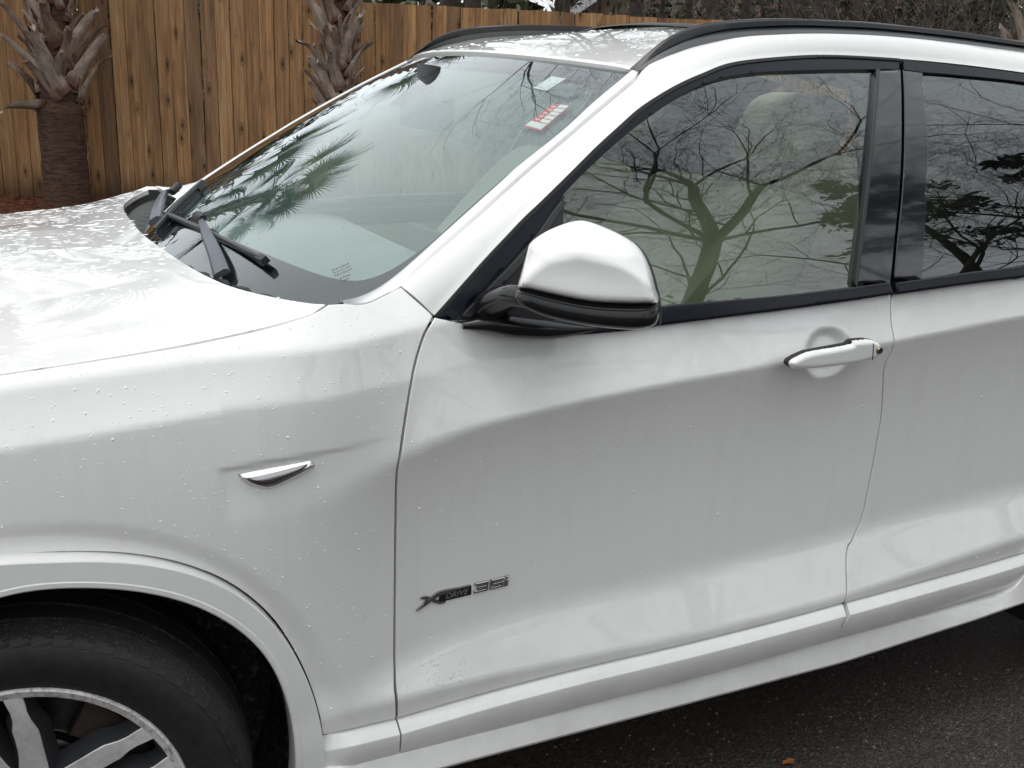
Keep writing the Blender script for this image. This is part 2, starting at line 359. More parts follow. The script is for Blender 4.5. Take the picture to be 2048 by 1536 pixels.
def inside(L, Q):
    x, y = Q[:, 0], Q[:, 1]; r = np.zeros(len(Q), bool); j = len(L)-1
    for i in range(len(L)):
        xi, yi, xj, yj = *L[i], *L[j]; c = ((yi > y) != (yj > y)) & (x < (xj-xi)*(y-yi)/(yj-yi+1e-15)+xi); r ^= c; j = i
    return r
def dist_loop(L, Q):
    d = np.full(len(Q), 1e9)
    for i in range(len(L)): d = np.minimum(d, ((Q-L[i])**2).sum(1))
    return np.sqrt(d)
PANELS = {}
def panel(name, loop, surf, mat, parent, step=.008, shrink=0.0, thick=.012, lip=.0012, off=0.0, hole=None, keep=None, lipw=None):
    """a sheet with rounded, folded edges cut out of a surface along a closed outline in its (u, v)"""
    L = np.asarray(loop, float)
    if np.linalg.norm(L[0]-L[-1]) < 1e-6: L = L[:-1]
    if area2(L) < 0: L = L[::-1]
    if shrink: L = offset_loop(L, shrink)
    L = L[np.linalg.norm(L-np.roll(L, 1, 0), axis=1) > step*.12]
    lipw = lipw or lip*1.3
    I = offset_loop(L, lipw) if lip else None
    loops = [L]; 
    if hole is not None:
        H = np.asarray(hole, float); H = H if area2(H) < 0 else H[::-1]; loops.append(H)
    lo, hi = L.min(0), L.max(0)
    gx, gy = np.meshgrid(np.arange(lo[0], hi[0], step), np.arange(lo[1], hi[1], step)); Q = np.stack([gx.ravel(), gy.ravel()], 1)
    Q = Q[inside(L, Q)]; Q = Q[dist_loop(L, Q) > step*.62]
    if hole is not None: Q = Q[~inside(H, Q)]; Q = Q[dist_loop(H, Q) > step*.62]
    pts = list(map(tuple, L)); edges = [(i, (i+1) % len(L)) for i in range(len(L))]
    nb = len(L)
    if hole is not None:
        pts += list(map(tuple, H)); edges += [(nb+i, nb+(i+1) % len(H)) for i in range(len(H))]; nb += len(H)
    if lip:
        ok = inside(L, I) & (dist_loop(L, I) > lipw*.6); pts += list(map(tuple, I[ok]))
    pts += list(map(tuple, Q))
    r = delaunay_2d_cdt([Vector(p) for p in pts], edges, [], 1, 1e-7)
    UV = np.array([tuple(v) for v in r[0]]); F = [tuple(f) for f in r[2]]
    orig = r[3]
    if hole is not None:
        cen = np.array([UV[list(f)].mean(0) for f in F]); ih = inside(H, cen); F = [f for f, h in zip(F, ih) if not h]
    N = surf.N(UV); P = surf.P(UV)+N*off
    bidx = {}                                                        # input boundary vertex -> output vertex
    for i, os_ in enumerate(orig):
        for k in os_:
            if k < nb: bidx[k] = i
    VN = N.copy(); V = [p for p in P]; VNl = [n for n in VN]
    # orient
    f0 = F[len(F)//2]; a, b, c = (P[i] for i in f0[:3])
    if np.dot(np.cross(b-a, c-a), N[f0[0]]) < 0: F = [f[::-1] for f in F]
    k0 = 0
    for lp in loops:
        ids = [bidx.get(k0+i) for i in range(len(lp))]; ids = [i for i in ids if i is not None]; k0 += len(lp)
        ids = [i for q, i in enumerate(ids) if i != ids[q-1]]
        Pl = P[ids]; Nl = N[ids]; tan = np.roll(Pl, -1, 0)-np.roll(Pl, 1, 0); o = np.cross(tan, Nl); o /= np.linalg.norm(o, axis=1, keepdims=True)+1e-12
        cen = (surf.P(np.asarray([lp.mean(0)]))[0])
        if lp is L and np.mean(np.sum(o*(Pl-P.mean(0)), 1)) < 0: o = -o
        if lp is not L and np.mean(np.sum(o*(Pl-cen), 1)) > 0: o = -o
        for q, i in enumerate(ids):
            V[i] = P[i]-Nl[q]*lip; m = Nl[q]*.75+o[q]*.66*(lip > 0); VNl[i] = m/np.linalg.norm(m)
        n = len(ids); k1 = len(V)
        for q in range(n): V.append(Pl[q]-Nl[q]*lip+o[q]*1e-5); VNl.append(o[q])
        for q in range(n): V.append(Pl[q]-Nl[q]*(lip+thick)); VNl.append(o[q])
        for q in range(n):
            q2 = (q+1) % n; f = (k1+q, k1+q2, k1+n+q2, k1+n+q); a, b, c = (np.array(V[i]) for i in f[:3])
            if np.dot(np.cross(b-a, c-a), o[q]) < 0: f = f[::-1]
            F.append(f)
    ob = mesh_obj(name, V, F, mat, parent); ob.data.normals_split_custom_set_from_vertices([tuple(n) for n in VNl])
    PANELS[keep or name] = (UV, r[2], surf, P, N)
    return ob
def seg_loop(surf, segs, step):
    """closed outline from pixel-traced runs; every run is smooth, runs meet at corners"""
    out = []
    for sgm in segs:
        uv = sgm if isinstance(sgm, np.ndarray) else surf.find(sgm)
        out.append(cr(uv, step)[:-1])
    return np.vstack(out)

# ------------------------------------------------------------------ the car's surfaces (x towards the tail, y away from the camera, z up; metres)
WC = (-0.005, 0.365)                                                 # front wheel-arch centre in x, z
GX = np.arange(-1.05, 3.6, .005); GZ = np.arange(.22, 1.30, .0025)
def smooth1(a, k):
    w = np.exp(-.5*(np.arange(-3*k, 3*k+1)/k)**2); w /= w.sum(); return np.convolve(np.pad(a, 3*k, 'edge'), w, 'valid')
def curve_x(xs, zs, k=8): return smooth1(np.interp(GX, xs, zs), k)
Z_SW = curve_x([.20, .37, .452, .55, .643, .735, .93, 1.144, 1.38, 1.69, 2.13, 2.8], [.775, .830, .858, .883, .914, .933, .951, .965, .975, .990, 1.013, 1.04])
Z_LT = curve_x([.3, .59, .74, .90, 1.2, 1.66, 2.1, 2.5], [.44, .490, .517, .527, .529, .537, .548, .55])
Z_LB = curve_x([.3, .59, .77, 1.0, 1.25, 1.66, 2.26], [.432, .436, .438, .428, .418, .418, .446])
Z_E2 = .987+.068*GX; Z_E1 = 1.066+.064*GX
def build_side():
    x = GX[:, None]; z = GZ[None, :]; zs, zt, zb, e1, e2 = (a[:, None] for a in (Z_SW, Z_LT, Z_LB, Z_E1, Z_E2))
    ws = sst(.30, .66, x); fd = sst(.50, .90, x)
    rel = zs-z
    door = np.interp(rel, [-.01, 0, .03, .08, .16, .24, .34, .5, .7], [-.25, -.28, -.24, -.16, -.07, -.01, .03, .04, .04])
    rf = e2-z
    fen = np.interp(rf, [0, .04, .1, .2, .3, .45, .7], [.17, .15, .11, .05, .01, .0, .0])
    low = fen*(1-ws)+door*ws
    up_f = np.where(z < e2, fen, 0)
    k = np.clip((z-e2)/(e1-e2), 0, 1); band = .62-.20*k
    w2 = sst(-.006, .006, z-e2)*(1-sst(.2, .62, x)*.55); w1 = sst(-.010, .010, z-e1)
    up_f = fen*(1-w2)+band*w2; up_f = up_f*(1-w1)+1.25*w1
    up_d = np.interp(-rel, [0, .05, .12, .2], [.50, .45, .36, .34])
    # the fender carries its swage only as a soft fold that grows towards the door
    up_f = up_f+ws*(1-fd)*.16*np.exp(-np.clip(-rel, 0, 1)/.05)*(z < e2)
    up = up_f*(1-fd)+up_d*fd
    cw = .0095+.020*(1-sst(.40, .85, x))
    c = sst(-cw, cw, z-zs)
    t = low*(1-c*np.maximum(ws, .0))+up*c*np.maximum(ws, .0)
    t = np.where(ws < 1e-3, up, t); t = t*ws+up*(1-ws) if False else t
    far = sst(-.02, .02, z-e2)*(1-ws); t = t*(1-far)+up*far          # fender top where no swage runs
    bl = sst(.035, -.035, z-zt)*sst(-.012, .012, z-zb)*(.50*sst(.40, .64, x))
    un = sst(.012, -.012, z-zb)*.12*sst(.40, .6, x)
    t = t*(1-sst(.035, -.035, z-zt))+bl-un+sst(.035, -.035, z-zt)*.0
    iz = int(np.argmin(abs(GZ-.44))); dz = GZ[1]-GZ[0]
    cum = np.concatenate([np.zeros((len(GX), 1)), np.cumsum((t[:, 1:]+t[:, :-1])*.5*dz, 1)], 1)
    Y = .932-.014*((GX-1.35)/1.35)[:, None]**2-(cum-cum[:, iz:iz+1])
    # fold round the wheel arch, recess behind the door handle, hollow of the fender vent
    r = np.hypot(x-WC[0], z-WC[1]); Y = Y-.011*sst(.512, .462, r)*sst(.42, .50, z)*sst(.60, .50, x)
    hx, hz = (x-1.566)/.068, (z-.982)/.052; rr = np.hypot(hx, hz); Y = Y-.020*sst(1.08, .55, rr)
    ca, sa = math.cos(.085), math.sin(.085); u = (x-.315)*ca+(z-.915)*sa; v = -(x-.315)*sa+(z-.915)*ca
    Y = Y-.0038*sst(-.024, -.008, u)*sst(.30, .10, u)*sst(.0045, -.0045, v)*sst(-.10, -.03, v)
    return Y
YS = build_side()
def yout(x, z):
    fx = np.clip((x-GX[0])/(GX[1]-GX[0]), 0, len(GX)-1.001); fz = np.clip((z-GZ[0])/(GZ[1]-GZ[0]), 0, len(GZ)-1.001)
    i = fx.astype(int); j = fz.astype(int); a = fx-i; b = fz-j
    return YS[i, j]*(1-a)*(1-b)+YS[i+1, j]*a*(1-b)+YS[i, j+1]*(1-a)*b+YS[i+1, j+1]*a*b
side = Surf(lambda x, z: np.stack([x, -yout(x, z), z], -1), (-.4, 2.6, .26, 1.2), (0, -1, .1))
def gy(x, z):
    d = z-1.09; return .874-.22*d-.46*d*d-.022*np.clip(1.7-x, 0, 2)**2
glassy = Surf(lambda x, z: np.stack([x, -gy(x, z), z], -1), (.4, 2.7, 1.0, 1.62), (0, -1, .2))
_sx = np.array([0.0]); _sy = np.array([.83]); _sz = np.array([1.08])
def hood_z(x, y):
    zc = np.interp(x, [-1.2, -.9, -.6, -.3, 0, .2, .36, .6], [.86, .985, 1.045, 1.081, 1.110, 1.130, 1.148, 1.172])
    a = np.abs(y); ys = np.interp(x, _sx, _sy); z = zc+(np.interp(x, _sx, _sz)-zc)*(a/ys)**3.2
    yb = .475-.15*np.clip(x-.05, -.3, .3)*.9; h = .030*sst(.36, .04, x)
    ramp = np.clip((yb-a)/(yb-.13), 0, 1); edge = np.sqrt(ramp*ramp+.0008)-.028
    return z+h*(edge*(1-.35*ramp))/.65*1.0
def _hood_sm(x, y):
    return sum(hood_z(x+dx, y)*w for dx, w in ((-.06, .15), (-.03, .2), (0, .3), (.03, .2), (.06, .15)))
hood = Surf(lambda x, y: np.stack([x, y, _hood_sm(x, y)], -1), (-.5, .62, -.9, .9), (0, 0, 1))
def ws_f(s, t):                                                      # windscreen: s across (-1..1), t up
    bx, by, bz = .36+.215*s*s, .745*s, 1.113+.012*s*s
    hx, hy, hz = 1.135+.105*s*s, .600*s, 1.559-.028*s*s
    b = .020*4*t*(1-t)
    return np.stack([bx+(hx-bx)*t-.48*b, by+(hy-by)*t, bz+(hz-bz)*t+.87*b], -1)
wsf = Surf(ws_f, (-1.12, 1.1, -.15, 1.05), (-.5, 0, .87))
def roof_z(x, y):
    zc = np.interp(x, [1.0, 1.135, 1.24, 1.35, 1.5, 1.75, 2.1, 2.6, 3.2, 3.7], [1.53, 1.561, 1.581, 1.598, 1.617, 1.638, 1.648, 1.64, 1.60, 1.54])
    a = np.abs(y)/.6; return zc+.009-.046*a*a-.03*np.clip(a-.93, 0, 1)**2*30
roofs = Surf(lambda x, y: np.stack([x, y, sum(roof_z(x+dx, y)*w for dx, w in ((-.12, .12), (-.06, .23), (0, .3), (.06, .23), (.12, .12)))], -1), (1.1, 3.4, -.66, .66), (0, 0, 1))

# ------------------------------------------------------------------ car body
car = empty('parked_car', (1.3, 0, 0), 'white sport utility car with black roof rails and rain beads, parked on wet asphalt', 'car')
def attach(o): o.parent = car; o.matrix_parent_inverse = Matrix.Translation((-1.3, 0, 0)); return o
def part(o): return attach(o)
ST = .007
SEAM_HOOD = [(-160, 766), (0, 748), (100, 733), (200, 718), (300, 702), (400, 684), (500, 663), (580, 642), (620, 628), (645, 615), (656, 607)]
COWL_NEAR = [(656, 607), (620, 604), (540, 590), (450, 565), (380, 530), (320, 490), (285, 455)]
DOOR_F = [(867, 632), (850, 665), (836, 705), (826, 745), (818, 790), (810, 840), (804, 880), (799, 915), (794, 942), (792, 980), (791, 1050), (790, 1150), (789, 1250), (789, 1330), (791, 1385), (793, 1436)]
ARCH_OUT = [(645, 1472), (638, 1430), (625, 1385), (605, 1335), (578, 1285), (545, 1238), (500, 1195), (450, 1162), (400, 1140), (340, 1122), (270, 1110), (200, 1105), (100, 1106), (0, 1114)]
DOOR_B = [(1783, 586), (1783, 640), (1787, 665), (1789, 685), (1783, 705), (1772, 727), (1768, 748), (1766, 790), (1762, 840), (1748, 920), (1735, 985), (1722, 1040), (1706, 1078), (1696, 1095), (1693, 1125), (1694, 1175), (1688, 1206)]
CLAD_F = [(793, 1438), (971, 1387), (1161, 1338), (1350, 1294), (1552, 1243), (1688, 1206)]
CLAD_R = [(1690, 1206), (1819, 1171), (1953, 1134), (2048, 1106), (2160, 1073)]
BELT_F = [(1783, 586), (1560, 617), (1360, 642), (1314, 647), (1258, 656), (1203, 661), (1147, 666), (1091, 669), (1036, 665), (980, 656), (909, 641), (867, 632)]

# fender
hs = side.find(SEAM_HOOD[1:]); top = side.find([(656, 607), (690, 605), (714, 607), (736, 604), (758, 594), (780, 583), (802, 572)])
pil = side.find([(802, 572), (868, 631)]); df = side.find(DOOR_F); ao = side.find(ARCH_OUT)
sf = side.find([(793, 1438), (720, 1455), (645, 1472)])
th = np.linspace(math.pi*.5+.05, math.pi-.02, 16); aL = np.stack([WC[0]+.472*np.cos(th), WC[1]+.472*np.sin(th)], 1)
frontx = -.86
seamL = np.array([[x, hs[0][1]-.055*abs(x-hs[0][0])-.06*(x-hs[0][0])**2] for x in np.linspace(frontx, hs[0][0]-.08, 7)])
floop = np.vstack([cr(np.vstack([seamL, hs]), ST)[:-1], cr(top, ST)[:-1], cr(pil, ST)[:-1], cr(df, ST)[:-1], cr(sf, ST)[:-1],
                   cr(np.vstack([ao, aL[1:]]), ST)[:-1], cr(np.array([aL[-1], [frontx, .37], [frontx, seamL[0][1]]]), ST)[:-1] if False else
                   np.vstack([cr(np.array([aL[-1], [frontx, .38]]), ST)[:-1], cr(np.array([[frontx, .38], [frontx, seamL[0][1]]]), ST)[:-1]])])
fender = part(panel('fender', floop, side, 'white_paint', None, ST, .0016))
# hood
_q = cr(np.vstack([seamL, hs]), .01); _sx, _sy, _sz = _q[:, 0], yout(_q[:, 0], _q[:, 1])-.0, _q[:, 1]; _o = np.argsort(_sx); _sx, _sy, _sz = _sx[_o], smooth1(_sy[_o], 4), smooth1(_sz[_o], 4)
hb = np.stack([_sx, -_sy], 1)[::3]; hc = hood.find(COWL_NEAR)
half = hb
cow = np.vstack([hc, [[.352, 0.0]]]); cow = cow[np.concatenate([np.abs(np.diff(cow[:, 1])) > .02, [True]])]
cow = np.array([c for c in cow if c[1] < -.09] + [[.354, 0.0]])
cowf = np.vstack([cow, (cow[:-1]*[1, -1])[::-1]])
hl = np.vstack([cr(half, .009)[:-1], cr(cowf, .009)[:-1], cr((half*[1, -1])[::-1], .009)[:-1], cr(np.array([half[0]*[1, -1], [half[0][0]-.06, 0], half[0]]), .009)[:-1]])
hood_o = part(panel('hood', hl, hood, 'white_paint', None, .009, .0030, lip=.0015, lipw=.003))
# doors
df = df+np.stack([.0016+0*df[:, 0], 0*df[:, 0]], 1); cf = side.find(CLAD_F); db = side.find(DOOR_B); bf = side.find(BELT_F)
dl = np.vstack([cr(bf, ST)[:-1], cr(df, ST)[:-1], cr(cf, ST)[:-1], cr(db[::-1], ST)[:-1]])
front_door = part(panel('front_door', dl, side, 'white_paint', None, ST, .0019))
cr_ = side.find(CLAD_R); br = side.find([(1786, 586), (1850, 577), (1950, 563), (2048, 552)])
br = np.vstack([br, [[2.40, 1.108], [2.62, 1.118]]]); xr = 2.62
rl = np.vstack([cr(br, ST)[:-1], cr(np.array([[xr, 1.118], [xr+.02, .95], [xr-.02, .80], [xr-.14, .66], [xr-.24, .52], [cr_[-1][0], cr_[-1][1]]]), ST)[:-1], cr(cr_[::-1], ST)[:-1], cr(db[::-1], ST)[:-1]])
rear_door = part(panel('rear_door', rl, side, 'white_paint', None, ST, .0015))
# dark shell behind the gaps, one per side of the car
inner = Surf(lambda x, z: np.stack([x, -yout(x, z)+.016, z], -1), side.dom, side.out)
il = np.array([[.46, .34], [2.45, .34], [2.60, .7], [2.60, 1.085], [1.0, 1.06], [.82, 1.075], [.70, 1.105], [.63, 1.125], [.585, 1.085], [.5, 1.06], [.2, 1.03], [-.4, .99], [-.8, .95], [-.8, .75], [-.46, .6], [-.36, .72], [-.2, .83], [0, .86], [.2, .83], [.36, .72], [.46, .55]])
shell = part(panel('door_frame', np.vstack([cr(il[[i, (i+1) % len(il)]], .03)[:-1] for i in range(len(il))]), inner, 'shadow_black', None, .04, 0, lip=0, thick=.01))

# ------------------------------------------------------------------ cladding, arch trim, rocker
def strip(name, rows, mat, parent=None, caps=True, sharp=24):
    """loft through rows of points (all rows the same count), closed into a solid by its last row"""
    m = MB(); G = np.array(rows).transpose(1, 0, 2); m.grid(G); n = G.shape[1]
    if caps: m.add(G[0], [tuple(range(n))]); m.add(G[-1], [tuple(range(n-1, -1, -1))])
    return m.build(name, mat, parent, sharp=sharp)
def clad_rows(pts, tail=0.0, up=None):
    """door cladding: a bright ledge on top, then a nearly upright face"""
    x, z = pts[:, 0], pts[:, 1]; y0 = yout(x, z); rows = []
    for dy, dz in ((-.012, .001), (-.001, -.0012), (.002, -.0022), (.0192, -.0165), (.0208, -.0182), (.0214, -.0205), (.0185, -.040), (.0135, -.0735), (.0118, -.0762), (-.012, -.0765)):
        w = np.ones_like(x)
        rows.append(np.stack([x+(dz)*tail*0, -(y0+dy*w), z+dz], 1))
    return rows
def skew(rows, k):                                                   # slant the rear cut of a cladding piece
    R = [r.copy() for r in rows]
    for r in R:
        z0 = rows[1][-1][2]; r[-1, 0] += (r[-1, 2]-z0)*-k[1]; r[0, 0] += (r[0, 2]-rows[1][0][2])*-k[0]
    return R
p = cr(cf, n=60); p[:, 1] -= .0015; p[0] = p[0]+[.0022, 0]; p = cr(p, n=60); p[-1] = p[-1]-[.004, 0]
door_clad = strip('sill_trim', skew(clad_rows(p), (0, -.40)), 'white_paint', front_door)
p = cr(cr_, n=50); p[:, 1] -= .0015; p[0] = p[0]+[.006, 0]
q = clad_rows(p); q = skew(q, (-.40, 0)); strip('sill_trim', q, 'white_paint', rear_door)
p = cr(sf[::-1], n=24); p[:, 1] -= .0015; p = p-[[.0012, 0]]
rows = clad_rows(p); k = sst(0, .055, p[:, 0]-p[0, 0])
rows = [np.stack([r[:, 0]-(1-k)*.028*(i > 2), r[:, 1]*k+(-(yout(p[:, 0], p[:, 1])-.002))*(1-k), r[:, 2]-(1-k)*.012*(i > 2)], 1) for i, r in enumerate(rows)]
strip('sill_trim', rows, 'white_paint', fender)
# arch trim: a painted ring with a bright outer edge and an inward-rolled lip
ARCH_IN = [(590, 1560), (590, 1536), (589, 1499), (584, 1448), (570, 1394), (547, 1339), (508, 1288), (449, 1245), (391, 1216), (320, 1196), (234, 1184), (148, 1182), (78, 1185), (0, 1194)]
plane_a = Surf(lambda x, z: np.stack([x, 0*x-.938, z], -1), (-.5, .7, .2, 1.0), (0, -1, 0))
ai = plane_a.find(ARCH_IN); aang = np.arctan2(ai[:, 1]-WC[1], ai[:, 0]-WC[0]); arad = np.hypot(ai[:, 1]-WC[1], ai[:, 0]-WC[0])
oang = np.arctan2(ao[:, 1]-WC[1], ao[:, 0]-WC[0]); orad = np.hypot(ao[:, 1]-WC[1], ao[:, 0]-WC[0])
A = np.linspace(-.12, math.pi+.0, 110)
def rad(a, ang, r, end):
    o = np.argsort(ang); v = np.interp(a, ang[o], r[o]); return smooth1(np.where(a > ang.max(), end, v), 3)
ri = rad(A, aang, arad, .407); ro = rad(A, np.concatenate([[-.4], oang]), np.concatenate([[.470], orad]), .472)
def ring(r, y): return np.stack([WC[0]+r*np.cos(A), -y+0*A, WC[1]+r*np.sin(A)], 1)
def yo(r): return yout(WC[0]+r*np.cos(A), WC[1]+r*np.sin(A))
yb = smooth1(yo(ro), 3)
yface = np.maximum(yb+.011, .932)
rows = [ring(ro-.001, yb-.012), ring(ro-.0012, yb+.001), ring(ro-.0018, yb+.006), ring(ro-.0030, yface-.0015), ring(ro-.0052, yface), ring(ro*.5+ri*.5, yface+.0012), ring(ri+.0125, yface+.0018), ring(ri+.0105, yface+.0030), ring(ri+.0035, yface+.0030), ring(ri+.001, yface+.0008), ring(ri, yface-.006), ring(ri+.004, yface-.05)]
strip('arch_trim', rows, 'white_paint', fender, caps=False)
# rocker panel below the doors
xr_ = np.linspace(.446, 2.40, 90)
zt = np.interp(xr_, [.4, .6, 1.2, 1.63, 2.0, 2.19, 2.245, 2.28, 2.32, 2.40], [.338, .330, .320, .315, .306, .302, .316, .345, .42, .50])
yt = .934+0*xr_; lift = sst(2.1, 2.4, xr_)*.04
zbt = np.interp(xr_, [.4, .63, .84, 1.22, 1.66, 2.1, 2.3, 2.4], [.284, .279, .274, .263, .252, .262, .272, .30])
rows = [np.stack([xr_, -(yt+a), zz], 1) for a, zz in ((-.03, zt+.003), (.0, zt), (.006, zt-.003), (.0195, zbt+.0105), (.0205, zbt+.0075), (.0175, zbt+.001), (.012, zbt-.002), (-.10, zbt-.004), (-.12, zbt+.04))]
part(strip('rocker_panel', rows, 'white_paint', None))

# ------------------------------------------------------------------ greenhouse: pillars, roof, rails, glass
FRAME = [(868, 631), (902, 593), (939, 551), (975, 511), (1011, 473), (1046, 436), (1084, 400), (1145, 340), (1187, 298), (1234, 255), (1281, 214), (1345, 174), (1404, 147), (1463, 126), (1558, 115), (1653, 111), (1780, 117), (1906, 128), (2048, 146)]
SEAM_A = [(802, 572), (890, 492), (960, 431), (1061, 340), (1125, 286), (1203, 219), (1258, 173), (1273, 159), (1280, 147)]
RAIL_B = [(1280, 141), (1290, 135), (1327, 116), (1361, 103), (1395, 92), (1479, 74), (1558, 68), (1637, 66), (1716, 68), (1796, 73), (1891, 83), (2048, 104)]
fr3 = glassy.P(glassy.find(FRAME)); sa3 = wsf.P(wsf.find(SEAM_A)); _d = side.P(side.find(SEAM_A[:1]))[0]-sa3[0]; sa3 = np.array([CAM_POS+(p-CAM_POS)/np.linalg.norm(p-CAM_POS)*(np.linalg.norm(p-CAM_POS)+np.linalg.norm(_d)*np.sign(_d@(p-CAM_POS))*math.exp(-np.linalg.norm(p-sa3[0])/.25)) for p in sa3])
def rail_y(px, py):                                                  # rail foot: follows the roof edge, a little narrower at the back
    return on_y(px, py, -.622)
rb3 = np.array([rail_y(*p) for p in RAIL_B])
tail_f = fr3[-1]+np.array([[.35, .012, -.025], [.8, .04, -.10], [1.15, .09, -.21]]); tail_r = rb3[-1]+np.array([[.35, .008, -.02], [.8, .03, -.085], [1.15, .08, -.19]])
top3 = np.vstack([sa3[:-1], rb3[1:], tail_r]); bot3 = np.vstack([fr3, tail_f])
NP = 150
tc_ = cr(top3, n=NP*4); bc_ = cr(bot3, n=NP)
# pair the two edges so that the rungs run square to the pillar
idx = []; j = 0
for i, pnt in enumerate(bc_):
    tgt = pnt+(tc_[0]-bc_[0])*max(0, 1-i/18)+np.array([-.06, .08, .04])*min(1, i/18)*0
    d = np.linalg.norm(tc_-(tgt if i < 18 else pnt+np.array([0, 0, 0])), axis=1); d[:j] = 9; j = int(np.argmin(d)); idx.append(j)
idx = np.maximum.accumulate(np.array(smooth1(np.array(idx, float), 4))); idx[0] = 0; idx[-1] = NP*4-1
tcp = np.stack([np.interp(idx, np.arange(NP*4), tc_[:, k]) for k in range(3)], 1)
rows = []
for w in np.linspace(0, 1, 11):
    p = bc_*(1-w)+tcp*w
    chord = tcp-bc_; tan = np.gradient(bc_, axis=0); n = np.cross(chord, tan); n /= np.linalg.norm(n, axis=1, keepdims=True)+1e-9
    n *= np.sign(n@np.array([0, -1, .6]))[:, None]
    L = np.linalg.norm(chord, axis=1)[:, None]
    rows.append(p+n*L*.30*(w*(1-w))*(1+.5*w))
rows = [bc_+[0, .022, -.004], bc_+[0, .003, -.0005]]+rows[:1]+rows[1:-1]+[rows[-1], tcp+[0, .004, -.012]]
rows[2] = bc_+[0, -.0015, .001]
side_frame = part(strip('side_frame', rows, 'white_paint', None, caps=True, sharp=50))
# white strip between the seam and the windscreen
WS_EDGE = [(683, 604), (714, 599), (747, 586), (780, 566), (824, 531), (912, 452), (1010, 364), (1036, 340), (1125, 269), (1188, 211), (1262, 149)]
we = wsf.find(WS_EDGE); we3 = wsf.P(we)+wsf.N(we)*.004; sl = np.vstack([side.P(side.find([(687, 605), (714, 607.5), (736, 604.5), (758, 594.5), (780, 583.5)])), sa3]); sl[:, :] += 0
a = cr(we3, n=80); b = cr(sl, n=80)
nn = np.array([-.35, -.25, .85]); nn = nn/np.linalg.norm(nn); nn = nn[None]*np.clip(np.arange(80)/14, .02, 1)[:, None]
_t = np.clip(1-(np.arange(80)-26)/16, 0, 1)[:, None]; _k = .06*np.clip((np.arange(80)-26)/16, 0, 1)[:, None]
rows = [a-nn*.012, a, a+nn*.003]+[a*(1-w)+b*w+nn*(.004+.004*4*w*(1-w)) for w in (.15, .35, .6, .85)]+[b+nn*.001-(b-a)*_k, b-nn*.003-(b-a)*_k, b-np.array([-.35, -.25, .85])*.02-(b-a)*_k]
part(strip('pillar_strip', rows, 'white_paint', None))
# windscreen pane, its printed black border
wb = np.array([we[0]]); left = we.copy(); left[:, 0] = np.minimum(left[:, 0], -.96)
e = cr(we, .02); e = e[np.argsort(e[:, 1])]
edge = np.vstack([[[-1.0, -.12]], [[e[0][0]-.005, e[0][1]-.02]], e, ]) if e[0][1] > -.1 else e
tmax = 1.0; edge = edge[edge[:, 1] < tmax-.004]; edge = np.vstack([edge, [[edge[-1][0], tmax]]])
edge[:, 0] += -.012*sst(.06, .22, edge[:, 1])+.010*sst(.16, .04, edge[:, 1])
mir = edge*[-1, 1]
wloop = np.vstack([cr(edge, .03)[:-1], cr(np.array([edge[-1], [0, tmax], mir[-1]]), .03)[:-1], cr(mir[::-1], .03)[:-1], cr(np.array([mir[0], [0, -.12], edge[0]]), .03)[:-1]])
windscreen = part(panel('windscreen', wloop, wsf, 'windscreen_glass', None, .04, 0, lip=0, thick=.005))
INNER = [(432, 463), (495, 490), (541, 509), (604, 534), (648, 549), (692, 557), (725, 556), (758, 546), (791, 529), (824, 507), (868, 474), (934, 414), (1010, 348), (1025, 336), (1094, 282), (1148, 230), (1178, 192), (1184, 178), (1176, 166), (1156, 159), (1130, 154), (1078, 148), (1031, 142)]
iu = wsf.find(INNER); iu = cr(iu, .02); iu = iu[iu[:, 0] < .02] if (iu[:, 0] < .02).any() else iu
lowc = iu[iu[:, 1] < .5]; lowx = lowc[np.argmax(lowc[:, 0])]
il_ = np.vstack([iu, (iu*[-1, 1])[::-1]])
wl2 = wloop.copy()
border = panel('black_border', offset_loop(wl2 if area2(wl2) > 0 else wl2[::-1], .004), wsf, 'frit_print', windscreen, .03, 0, lip=0, thick=.001, off=-.005, hole=il_)
panel('veil_sheet', offset_loop(il_ if area2(il_) > 0 else il_[::-1], -.012), wsf, 'veil_film', windscreen, .05, 0, lip=0, thick=.0005, off=-.012)  # added veil that lifts the dark view through the windscreen
# roof skin with its front lip
hdr = np.array([[1.131+.105*s*s, .600*s] for s in np.linspace(-.985, .985, 40)])
rl_ = np.vstack([cr(hdr, .02)[:-1], cr(np.array([hdr[-1], [1.5, .63], [2.2, .64], [3.0, .60]]), .03)[:-1], cr(np.array([[3.0, .60], [3.05, 0], [3.0, -.60]]), .03)[:-1], cr(np.array([[3.0, -.60], [2.2, -.64], [1.5, -.63], hdr[0]]), .03)[:-1]])
pg = cr(np.array([[1.66, -.36], [1.64, 0], [1.66, .36], [1.70, .40], [2.3, .41], [2.9, .40], [2.94, 0], [2.9, -.40], [2.3, -.41], [1.70, -.40], [1.66, -.36]]), .03)[:-1]
pg = pg if area2(pg) > 0 else pg[::-1]
roof = part(panel('roof', rl_, roofs, 'white_paint', None, .02, 0, lip=.004, lipw=.007, thick=.012, hole=offset_loop(pg, .012)))
panel('sunroof', pg, roofs, 'sunroof_glass', roof, .03, 0, lip=.001, off=.004, thick=.004)
w = MB(); xs_ = np.linspace(-.36, .36, 25)
g_ = [[(1.70+dx-.03*(1-(y/.36)**2), y, float(roofs.P(np.array([[1.70, y]]))[0][2])+dz) for y in xs_] for dx, dz in ((-.05, .003), (-.03, .008), (0.0, .011), (.03, .010), (.05, .003))]
w.grid(np.array(g_)); w.build('wind_deflector', 'black_satin', roof)
